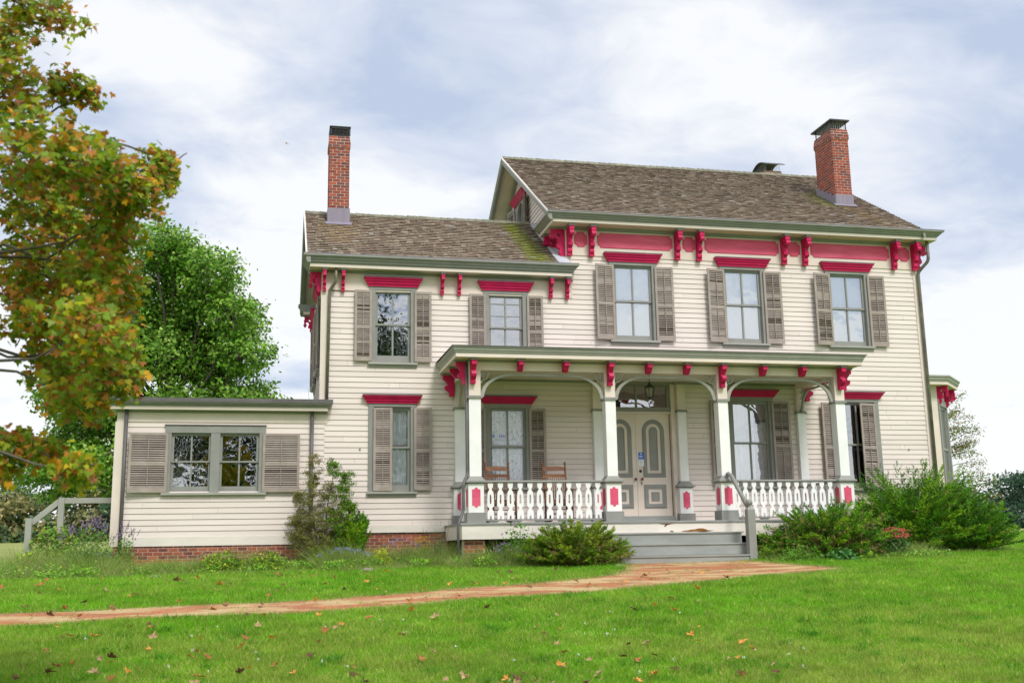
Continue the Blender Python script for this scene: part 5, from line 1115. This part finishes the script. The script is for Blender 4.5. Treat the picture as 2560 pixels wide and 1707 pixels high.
# ---- junipers
def juniper(name, label, cat, x, y, rx, ry, h, n, cols, brown, group=None, elmin=.08, upright=1.0, brown_k=.1, lean=(0, 0), fan=1.0, nb=20, size=.055):
    """arching sprays, each a flattened feathery fan of scale-leaved twigs"""
    z = G(x, y); r = thing(name, label, cat, (x, y, z), group); o0 = np.array([x, y, z])
    th = rng.uniform(0, 2*np.pi, n); e_ = elmin+(1-elmin)*rng.uniform(0, 1, n)**upright; rad = np.sqrt(1-e_**2)**.8
    k = rng.uniform(.55, 1.08, n); tip = np.stack([np.cos(th)*rad*rx*k, np.sin(th)*rad*ry*k, (e_*.92+.06)*h*k], 1); tip[:, 0] += lean[0]*e_; tip[:, 1] += lean[1]*e_
    root = tip*np.array([.10, .10, 0])+np.array([0, 0, .02]); ctl = root+(tip-root)*np.array([.46, .46, .62])
    bez = lambda t: root[:, None]*((1-t)**2)[..., None]+ctl[:, None]*(2*t*(1-t))[..., None]+tip[:, None]*(t**2)[..., None]
    mb = MB()
    for q in range(0, n, 2):
        pts = bez(np.tile(np.linspace(0, .9, 5), (n, 1)))[q]+o0; mb.tube([tuple(p_) for p_ in pts], [.016, .012, .009, .006, .003], 4)
    mb.build('stem', M['bark'], r)
    t = np.linspace(.30, 1, nb)[None]+rng.uniform(-.02, .02, (n, nb)); pos = bez(t); d = unit(2*(1-t)[..., None]*(ctl-root)[:, None]+2*t[..., None]*(tip-ctl)[:, None])
    L0 = np.linalg.norm(tip-root, axis=1)[:, None]; side = unit(np.cross(d, np.array([0, 0, 1.0])+rng.normal(size=(n, 1, 3))*.45)); sg = np.where(np.arange(nb)[None] % 2 == 0, 1., -1.)
    bl = (.07+.24*np.clip(1.12-t, 0, 1)*np.clip(L0, .5, 1.6))*fan*rng.uniform(.6, 1.25, (n, nb)); ang = np.radians(rng.uniform(18, 48, (n, nb)))
    bd = d*np.cos(ang)[..., None]+side*(sg*np.sin(ang))[..., None]+rng.normal(size=d.shape)*.10; bd[..., 2] += .12; bd = unit(bd)
    J = 16; u = np.linspace(.05, 1, J)[None, None]+rng.uniform(-.03, .03, (n, nb, J)); c = pos[:, :, None]+bd[:, :, None]*(bl[..., None]*u)[..., None]+rng.normal(size=(n, nb, J, 3))*.010
    nd = unit(bd[:, :, None]+rng.normal(size=c.shape)*.50); L_ = size*rng.uniform(.6, 1.25, (n, nb, J, 1)); sd_ = unit(np.cross(nd, rng.normal(size=c.shape)))*L_*.17
    V = np.stack([c-sd_, c+sd_, c+nd*L_], 3).reshape(-1, 3); F = np.arange(len(V)).reshape(-1, 3)
    base = np.array(cols)[rng.integers(0, len(cols), n)][:, None, None]*(1+.22*rng.uniform(-1, 1, (n, nb, 1, 1)))*np.ones((n, nb, J, 1)); bc = np.array(brown)[rng.integers(0, len(brown), (n, nb))][:, :, None]
    pb = np.clip(brown_k*(1.55-1.5*t)*1.7*(1.25-e_)[:, None], 0, .95); isb = (rng.uniform(0, 1, (n, nb)) < pb)[..., None, None]; cc = np.where(isb, bc, base)*(1+.2*rng.uniform(-1, 1, (n, nb, J, 1)))
    npmesh('foliage', V+o0, F, cc.reshape(-1, 3), M['needle'], r); return r
JG = ((.075, .22, .005), (.05, .15, .005), (.13, .32, .008), (.23, .40, .012)); JB = ((.33, .24, .09), (.24, .16, .07), (.40, .30, .13), (.20, .20, .05)); JO = ((.19, .31, .015), (.13, .24, .012), (.27, .36, .02))
juniper('juniper', 'broad spreading juniper at the right corner of the house', 'shrub', 14.9, -1.7, 2.12, 1.35, 2.05, 680, JG, JB, elmin=.05, upright=1.35, brown_k=.05, lean=(.15, 0), fan=1.15)
juniper('juniper', 'lower right part of the corner planting, a smaller bright juniper', 'shrub', 16.0, -2.2, 1.3, .95, 1.3, 210, JG, JB, upright=.9, brown_k=.05)
juniper('juniper', 'squat juniper with brown undersides in front of the right railing', 'shrub', 12.0, -3.0, 1.62, .85, 1.24, 520, JG, JB, elmin=.06, upright=1.3, brown_k=.6, fan=.95)
juniper('juniper', 'small feathery juniper in the dark gap right of the steps', 'shrub', 10.95, -3.1, .42, .35, .48, 40, JG, JB, brown_k=.15, nb=14, fan=.7)
juniper('juniper', 'olive brown juniper in front of the left railing', 'shrub', 6.15, -3.05, 1.22, .62, .92, 300, JO, JB, elmin=.12, upright=1.0, brown_k=.5, fan=.75)
def tall_juniper():
    x, y = 1.0, -.75; z = G(x, y); r = thing('tall_juniper', 'tall half bare juniper beside the annex downspout', 'shrub', (x, y, z)); mb = MB(); PP = []; CC = []
    stems = [((.95, -.75), (.80, 2.12)), ((1.1, -.8), (1.25, 2.0)), ((1.2, -.8), (1.55, 1.75)), ((.9, -.7), (.45, 1.3)), ((.85, -.75), (.35, .8)), ((1.25, -.75), (1.65, 1.1))]
    for (bx, by), (tx, tz) in stems:
        pts = [(bx+(tx-bx)*t+.04*math.sin(t*9), by+.03*math.cos(t*7), z+(tz-z)*t) for t in np.linspace(0, 1, 9)]; mb.tube(pts, [.022*(1-t)+.004 for t in np.linspace(0, 1, 9)], 6)
        for i in range(110):
            t = random.uniform(.05, 1); k = t*8; i0 = min(int(k), 7); s_ = Vector(pts[i0]).lerp(Vector(pts[i0+1]), k-i0); a_ = random.uniform(0, 6.28); L_ = random.uniform(.12, .42)*(1.1-t*.65); e = s_+Vector((math.cos(a_)*L_, math.sin(a_)*L_*.7, L_*random.uniform(.0, .5))); mb.tube([tuple(s_), tuple(e)], [.005, .002], 3)
            right = (s_.x > 1.25); m_ = 85 if right else 70
            if random.random() < (.97 if right else .8):
                for q in range(m_):
                    u = random.uniform(.4, 1.1); p_ = s_.lerp(e, u); PP.append((p_.x+random.gauss(0, .03), p_.y+random.gauss(0, .03), p_.z+random.gauss(0, .03))); CC.append(random.choice(JG if right and random.random() < .8 else ((.22, .23, .05), (.26, .18, .07), (.16, .21, .04))))
    mb.build('stem', M['bark'], r); c = np.array(PP); V, F, cc = quads(c, unit(rng.normal(size=c.shape)), .024, .26, np.array(CC)*(1+.2*rng.uniform(-1, 1, (len(CC), 1)))); npmesh('foliage', V, F, cc, M['needle'], r)
tall_juniper()
juniper('juniper', 'small bright green juniper at the foot of the tall half bare one', 'shrub', 1.78, -.85, .40, .35, 1.15, 90, JG, JB, elmin=.5, upright=.45, brown_k=.08, nb=18, fan=.7)

# ---- leafy and flowering plants
def leafy(name, label, cat, x, y, rx, ry, h, n, leaf, cols, flower=None, group=None, stems=14, asp=.5, z0=0):
    z = G(x, y)+z0; r = thing(name, label, cat, (x, y, z), group); mb = MB()
    for i in range(stems): a_ = random.uniform(0, 6.28); q = random.random()**.5; mb.tube([(x+rx*.25*q*math.cos(a_), y+ry*.25*q*math.sin(a_), z-.03), (x+rx*.8*q*math.cos(a_), y+ry*.8*q*math.sin(a_), z+h*random.uniform(.55, .9))], [.006, .003], 4)
    mb.build('stem', mat_stem, r)
    d = unit(rng.normal(size=(n, 3))); d[:, 2] = np.abs(d[:, 2]); q = rng.uniform(.15, 1, (n, 1))**.5; c = np.array([x, y, z])+d*q*np.array([rx, ry, h]); c += rng.normal(size=c.shape)*.02
    V, F, cc = quads(c, unit(rng.normal(size=c.shape)*.6+np.array([0, -.4, .7])), leaf, asp, pick(cols, n, .3)); npmesh('foliage', V, F, cc, M['leaf'], r)
    if flower:
        kind, fc, fn, fs = flower; PP = []
        for i in range(fn):
            a_ = random.uniform(0, 6.28); q = random.random()**.6; p_ = np.array([x+rx*q*math.cos(a_), y+ry*q*math.sin(a_), z+h*(1.02-.35*q*q)])
            if kind == 'spike':
                L_ = random.uniform(.14, .26); dx = random.uniform(-.12, .12)
                for t in np.linspace(0, 1, 26): PP.append(p_+np.array([dx*t, 0, L_*t])+rng.normal(size=3)*.012*(1.1-t))
            elif kind == 'head':
                for t in range(60): PP.append(p_+rng.normal(size=3)*np.array([.05, .05, .016]))
            else: PP += [p_+rng.normal(size=3)*.012 for _ in range(5)]
        c = np.array(PP); V, F, cc = quads(c, unit(rng.normal(size=c.shape)+np.array([0, -.5, .5])), fs, .7, pick(fc, len(c), .25)); npmesh('blossom', V, F, cc, M['leaf'], r)
    return r
mat_stem = mat('plant_stem', (.10, .12, .04), .7, .2, 9, 0)
LG = ((.15, .34, .03), (.21, .40, .04), (.10, .26, .02)); YG = ((.48, .58, .02), (.38, .52, .02), (.55, .58, .05)); PUR = ((.28, .20, .33), (.34, .26, .38), (.22, .15, .26)); BLU = ((.24, .27, .55), (.30, .32, .60))
leafy('butterfly_bush', 'purple spiked flowering bush at the left corner of the annex', 'bush', -3.75, -.5, .62, .55, 1.02, 2600, .032, LG+((.10, .13, .05),), ('spike', PUR, 34, .015), asp=.3)
leafy('butterfly_bush', 'slim purple spiked plant against the annex downspout', 'bush', -3.05, -.55, .22, .25, .92, 900, .028, LG, ('spike', PUR, 12, .014), asp=.3)
leafy('leafy_bush', 'bright green broad leaved bush behind the stair rail', 'bush', -4.75, .9, .65, .5, 1.15, 1500, .055, ((.16, .34, .03), (.22, .40, .04), (.11, .26, .02), (.32, .33, .04)))
leafy('leafy_bush', 'low yellowish leafy clump at the foot of the left stair', 'bush', -5.2, .4, .4, .4, .55, 500, .05, YG+LG)
leafy('sedum_clump', 'dusty pink sedum clump before the annex foundation, left of the pair', 'plant', -1.0, -1.45, .55, .34, .46, 1700, .03, LG+LG+YG, ('head', ((.40, .24, .14), (.34, .26, .12)), 16, .013))
leafy('sedum_clump', 'dusty pink sedum clump before the annex foundation, right of the pair', 'plant', -.1, -1.4, .46, .32, .44, 1500, .028, LG+LG+YG, ('head', ((.42, .22, .16), (.30, .28, .10)), 12, .013))
leafy('leafy_bush', 'small vivid yellow green bush in the weeds below the wing', 'plant', 2.28, -1.5, .24, .2, .46, 700, .028, YG)
leafy('sedum_clump', 'sedum with coral red flower heads between the two right junipers', 'plant', 13.45, -3.25, .34, .26, .62, 900, .035, ((.09, .19, .05), (.12, .22, .06)), ('head', ((.62, .13, .09), (.55, .09, .09), (.66, .20, .12)), 22, .016))
leafy('vine', 'bright green vine climbing the porch skirt', 'plant', 5.05, -2.62, .42, .18, .95, 700, .036, ((.12, .30, .02), (.16, .36, .03), (.08, .20, .02)), ('dot', PUR, 14, .013))
leafy('goldenrod', 'yellow orange flowering weed against the wing foundation', 'plant', 3.25, -.9, .26, .2, .62, 500, .02, LG, ('head', ((.52, .33, .03), (.48, .24, .04)), 9, .012), asp=.25)
leafy('aster_clump', 'leggy blue flowered clump in the weeds below the wing window', 'plant', 2.75, -1.2, .45, .3, .62, 900, .018, ((.10, .14, .06), (.14, .16, .07)), ('dot', BLU+PUR, 40, .013), asp=.25)
leafy('aster_clump', 'blue flowered clump at the foot of the tall half bare juniper', 'plant', 1.5, -1.6, .6, .3, .46, 1100, .018, ((.10, .15, .05), (.14, .16, .07)), ('dot', BLU, 60, .013), asp=.25)
leafy('aster_clump', 'violet flowered clump below the left end of the porch skirt', 'plant', 4.75, -2.7, .34, .22, .5, 700, .02, ((.07, .11, .04), (.10, .14, .05)), ('dot', PUR+BLU, 38, .013), asp=.3)
leafy('seedling_stalk', 'pale seeding stalks leaning on the porch corner', 'plant', 3.45, -1.6, .42, .3, .98, 420, .02, ((.20, .24, .14), (.16, .20, .10)), asp=.25, stems=20)
leafy('leafy_bush', 'low leafy weed at the foot of the squat juniper', 'plant', 11.75, -3.9, .35, .2, .26, 420, .05, ((.06, .20, .04), (.09, .24, .05)))
leafy('leafy_bush', 'green grassy weed beside the newel post', 'plant', 10.9, -3.75, .55, .25, .34, 1000, .03, LG, asp=.25)

# ---- grass and weeds as blades
def blades(x, y, h, w, cols, lean=.35, z=None):
    n = len(x); z = gz(x, y) if z is None else z; a = rng.uniform(0, 2*np.pi, n); b = np.stack([x, y, z-.005], 1); s_ = np.stack([np.cos(a), np.sin(a), np.zeros(n)], 1)*(w/2)[:, None] if isinstance(w, np.ndarray) else np.stack([np.cos(a), np.sin(a), np.zeros(n)], 1)*w/2
    ld = rng.normal(size=(n, 2))*lean; tip = b+np.stack([ld[:, 0]*h, ld[:, 1]*h, h], 1)
    V = np.stack([b-s_, b+s_, tip], 1).reshape(-1, 3); return V, np.arange(3*n).reshape(n, 3), cols
def patch_noise(x, y, s_=1.0, seed=0):
    r_ = np.random.default_rng(seed); v = 0
    for k in range(5):
        f = s_*(1.6**k); p = r_.uniform(0, 6.28, 4); a = r_.uniform(0, 6.28); v = v+np.sin(f*(x*math.cos(a)+y*math.sin(a))+p[0]+1.3*np.sin(f*.6*(y*math.cos(a)-x*math.sin(a))+p[1]))/(1.25**k)
    return v/2.6
def grass():
    Vs, Fs, Cs, k = [], [], [], 0
    bands = [(-14.6, -11.0, 260000, .060, .010), (-11.0, -7.6, 190000, .065, .012), (-7.6, -3.0, 200000, .070, .014), (-3.0, 3.0, 90000, .08, .018), (3.0, 15.0, 90000, .09, .03)]
    for y0, y1, n, h, w in bands:
        d1 = 25+y1; y = rng.uniform(y0, y1, n); dist = 25+y; x0 = -.30*dist-1.2 if y0 < 0 else -.32*dist-1; x1 = .82*dist+1.5; x = x0+(x1-x0)*rng.uniform(0, 1, n)
        ok = ~inpath(x, y); hs = ((x > -3.4) & (x < 16.7) & (y > -.1)) | ((x > 3.9) & (x < 13.2) & (y > -2.3)) | ((x > 7.1) & (x < 10.15) & (y > -3.1)); ok &= ~hs; x, y = x[ok], y[ok]; n = len(x)
        p1 = patch_noise(x, y, .9, 1); p2 = patch_noise(x, y, 3.5, 2)
        base = np.array([.190, .42, .014]); alt = np.array([.34, .44, .06]); dry = np.array([.58, .50, .18]); deep = np.array([.14, .44, .004])
        m_ = np.clip(.5+.75*p1+.45*p2, 0, 1)[:, None]; near = np.clip((-y-8)/4, 0, 1)[:, None]
        c = base*(1-m_*.75)+alt*(m_*.75); c = c*(1-.35*(1-near))+deep*.35*(1-near)*1.0
        q = rng.uniform(0, 1, n); c[q < .07+.06*near[:, 0]] = dry; c *= (1+.25*rng.uniform(-1, 1, (n, 1)))*(1+.16*patch_noise(x, y, 6, 31)+.12*patch_noise(x, y, 1.6, 33))[:, None]
        hh = h*rng.uniform(.5, 1.25, n)*(1+.25*p2); V, F, cc = blades(x, y, hh, w, c, .5); Vs.append(V); Fs.append(F+k); Cs.append(cc); k += len(V)
    xs = rng.uniform(0, 1, 26000); side = rng.integers(0, 2, 26000); sp = np.linspace(0, 1, len(path_top)); A = np.array(path_top); B = np.array(path_bot); q = np.where(side[:, None] == 0, np.stack([np.interp(xs, sp, A[:, 0]), np.interp(xs, sp, A[:, 1])], 1), np.stack([np.interp(xs, sp, B[:, 0]), np.interp(xs, sp, B[:, 1])], 1))
    q = q+rng.normal(size=q.shape)*np.array([.10, .085]); ok = ~((q[:, 1] > -3.1)); q = q[ok]; n = len(q); c = pick(((.60, .50, .28), (.46, .38, .20), (.36, .48, .10), (.30, .46, .05)), n, .25); V, F, cc = blades(q[:, 0], q[:, 1], .045*rng.uniform(.4, 1.3, n), .014, c, 1.0); Vs.append(V); Fs.append(F+k); Cs.append(cc); k += len(V)
    x = rng.uniform(-14, 11, 160000); y = rng.uniform(-9.9, -3.05, 160000); ok = inpath(x, y) & (patch_noise(x, y, 4.5, 41) > .62); x, y = x[ok], y[ok]; n = len(x)
    V, F, cc = blades(x, y, .035*rng.uniform(.4, 1.3, n), .010, pick(((.36, .44, .08), (.22, .40, .03), (.50, .42, .2)), n, .25), .8, gz(x, y)+.012); Vs.append(V); Fs.append(F+k); Cs.append(cc); k += len(V)
    cx_ = rng.uniform(-3, 13, 420); cy_ = -13.8+11*rng.uniform(0, 1, 420)**1.3; kk = rng.integers(14, 60, 420); x = np.repeat(cx_, kk)+rng.normal(size=kk.sum())*.06; y = np.repeat(cy_, kk)+rng.normal(size=kk.sum())*.06; ok = ~inpath(x, y) & (y < -3.3); x, y = x[ok], y[ok]; n = len(x)
    dk = pick(((.07, .27, .01), (.10, .33, .02), (.30, .44, .06)), 420, .1); cid = np.repeat(np.arange(420), kk)[ok]; V, F, cc = blades(x, y, .095*rng.uniform(.4, 1.2, n), .016, dk[cid]*(1+.2*rng.uniform(-1, 1, (n, 1))), .7); Vs.append(V); Fs.append(F+k); Cs.append(cc); k += len(V)
    o = npmesh('grass', np.concatenate(Vs), np.concatenate(Fs), np.concatenate(Cs), M['blade']); tag(o, 'mown green lawn grass in front of and around the house', 'grass', kind='stuff')
grass()
def weeds():
    Vs, Fs, Cs, k = [], [], [], 0
    zones = [(-4.6, 1.2, -2.0, -.3, 22000, .27), (1.0, 4.0, -2.4, -.3, 20000, .34), (3.6, 7.2, -3.1, -2.35, 9000, .36), (10.3, 14.5, -3.9, -2.4, 9000, .22), (-5.6, -3.4, -1.6, .6, 6000, .42), (14.2, 17.2, -3.3, -1, 5000, .14), (6.6, 7.15, -3.6, -2.4, 1500, .2)]
    for x0, x1, y0, y1, n, h in zones:
        x = rng.uniform(x0, x1, n); y = rng.uniform(y0, y1, n); p = patch_noise(x, y, 2.4, 5); e = np.clip((y-y0)/(.45*(y1-y0)), .25, 1); hh = 1.15*h*rng.uniform(.25, 1.3, n)*(1+.55*p)*e
        c = pick(((.28, .44, .05), (.40, .46, .12), (.20, .42, .03), (.50, .44, .20), (.30, .40, .14)), n, .25); V, F, cc = blades(x, y, np.maximum(hh, .04), .012, c, .75); Vs.append(V); Fs.append(F+k); Cs.append(cc); k += len(V)
    o = npmesh('weeds', np.concatenate(Vs), np.concatenate(Fs), np.concatenate(Cs), M['blade']); tag(o, 'tangled bed of weeds and long grass along the house foundation', 'weeds', kind='stuff')
    Vs, Fs, Cs, k = [], [], [], 0
    for x0, x1, y0, y1, n, h in zones[:5]:
        n = n//2; x = rng.uniform(x0, x1, n); y = rng.uniform(y0, y1, n); p = patch_noise(x, y, 3, 9); ok = p > -.1; x, y, p = x[ok], y[ok], p[ok]; n = len(x)
        z = gz(x, y)+h*.95*rng.uniform(0, 1, n)*(.6+.4*p); c = np.stack([x, y, z], 1); V, F, cc = quads(c, unit(rng.normal(size=c.shape)*.6+np.array([0, -.3, .8])), .030, .5, pick(((.18, .44, .02), (.13, .36, .02), (.34, .50, .04), (.22, .34, .08)), n, .3)); Vs.append(V); Fs.append(F+k); Cs.append(cc); k += len(V)
    o = npmesh('ground_cover', np.concatenate(Vs), np.concatenate(Fs), np.concatenate(Cs), M['leaf']); tag(o, 'small leafy ground cover mixed through the foundation weeds', 'ground cover', kind='stuff')
weeds()

# ---- fallen leaves
def leaf_mesh(seed, col):
    rr = random.Random(seed); cx_ = [.5*rr.uniform(-1, 1) for _ in range(4)]; vs = []; k = len(LEAFP)
    for x, y in LEAFP: yy = y-.3; vs.append((x, yy, .42*x*x*(1.6+cx_[0])+.35*yy*yy*(1+cx_[1])+.10*math.sin(6*x+seed)+.06*math.sin(9*yy)))
    vs.append((0, 0, .02)); mb = MB(); n = 0
    for i in range(k): mb.f.append((k, i, (i+1) % k)); f_ = rr.uniform(.75, 1.2); mb.c.append(tuple(q*f_ for q in col))
    mb.v = vs; me = bpy.data.meshes.new('fallen_leaf'); me.from_pydata(mb.v, [], mb.f); a = me.attributes.new('Col', 'FLOAT_COLOR', 'FACE'); cc = np.ones((k, 4), 'f'); cc[:, :3] = np.array(mb.c); a.data.foreach_set('color', cc.ravel()); me.materials.append(M['litter']); me.update(); return me
KL = {'orange': (.74, .34, .07), 'brown': (.17, .075, .04), 'tan': (.50, .33, .17), 'rust': (.46, .19, .06)}
LM = {k: [leaf_mesh(i*5+len(k), c) for i in range(4)] for k, c in KL.items()}
rl = random.Random(17)
for i in range(215):
    y = -13.6+10.5*rl.random()**1.45; d_ = 25+y; x = -.26*d_+(.74*d_)*(rl.random()**1.0)
    if x > .52*d_ and rl.random() < .5: x -= .4*d_
    if -3 < y: continue
    k = rl.choice(('orange', 'orange', 'brown', 'tan', 'rust', 'tan', 'rust')); me = rl.choice(LM[k]); o = bpy.data.objects.new('fallen_leaf', me); C.objects.link(o); s_ = rl.uniform(.07, .135)
    o.location = (x, y, G(x, y)+.065); o.scale = (s_, s_, s_); o.rotation_euler = (rl.uniform(-.5, .9), rl.uniform(-.5, .5), rl.uniform(0, 6.28))
    tag(o, {'orange': 'bright orange maple leaf fallen on the front lawn', 'brown': 'dark brown curled leaf fallen on the front lawn', 'tan': 'pale tan dry leaf fallen on the front lawn', 'rust': 'rust red dry leaf fallen on the front lawn'}[k], 'leaf', k+' leaves fallen on the lawn')
o = bpy.data.objects.new('falling_leaf', LM['orange'][0]); C.objects.link(o); o.location = (.055, -9, 6.19); o.scale = (.07, .07, .07); o.rotation_euler = (.3, .2, 1); tag(o, 'small orange leaf drifting in the open sky left of the wing chimney', 'leaf')
# clover heads
cv = MB()
for i in range(34):
    y = -13.4+4*rl.random(); x = -2.5+9*rl.random(); z = G(x, y)+.05
    for k in range(5): a = [rl.gauss(0, .008) for _ in range(3)]; cv.box(x+a[0]-.004, x+a[0]+.004, y+a[1]-.004, y+a[1]+.004, z+a[2]-.004, z+a[2]+.004)
o = cv.build('clover_blossoms', M['paper']); tag(o, 'tiny white clover blossoms sprinkled in the near lawn', 'clover', kind='stuff')

# ---- stair rail at the far left, low timber box
r = thing('stair_railing', 'grey timber stair railing rising behind the left end of the annex', 'railing', (-5.2, .9, G(-5.2, .9)))
a = MB(); a.box(-5.36, -5.23, .84, .96, -.35, .88); P(a, 'newel_post', M['sagel'], r)
a = MB(); a.box(-4.70, -4.58, .84, .96, -.35, 1.33); P(a, 'newel_post', M['sagel'], r)
a = MB(); a.beam((-5.24, .9, .78), (-4.69, .9, 1.25), .05, .12); P(a, 'handrail', M['sagel'], r)
a = MB(); a.box(-4.58, -3.45, .87, .93, 1.20, 1.32); P(a, 'handrail', M['sagel'], r)
a = MB(); a.box(-4.95, -3.45, .9, 1.9, -.4, .12); a.box(-5.25, -4.95, .95, 1.9, -.4, -.12); P(a, 'step', M['floorp'], r)
# stones at the bed edge
for (x, y, s_, lab) in ((6.95, -3.5, .12, 'small stone at the left foot of the porch steps'), (-2.3, -2.0, .12, 'small pale stone in the grass below the annex shutter'), (1.9, -2.5, .16, 'flat stone at the edge of the weeds below the wing')):
    mb = MB(); n = 9; vs = [(x, y, G(x, y)+s_*.45)]
    mb.lathe((x, y, G(x, y)-.02), [(s_*.9, 0), (s_, s_*.25), (s_*.75, s_*.5), (s_*.2, s_*.6)], 9); o = mb.build('stone', M['stone'], None, smooth=True); tag(o, lab, 'stone')
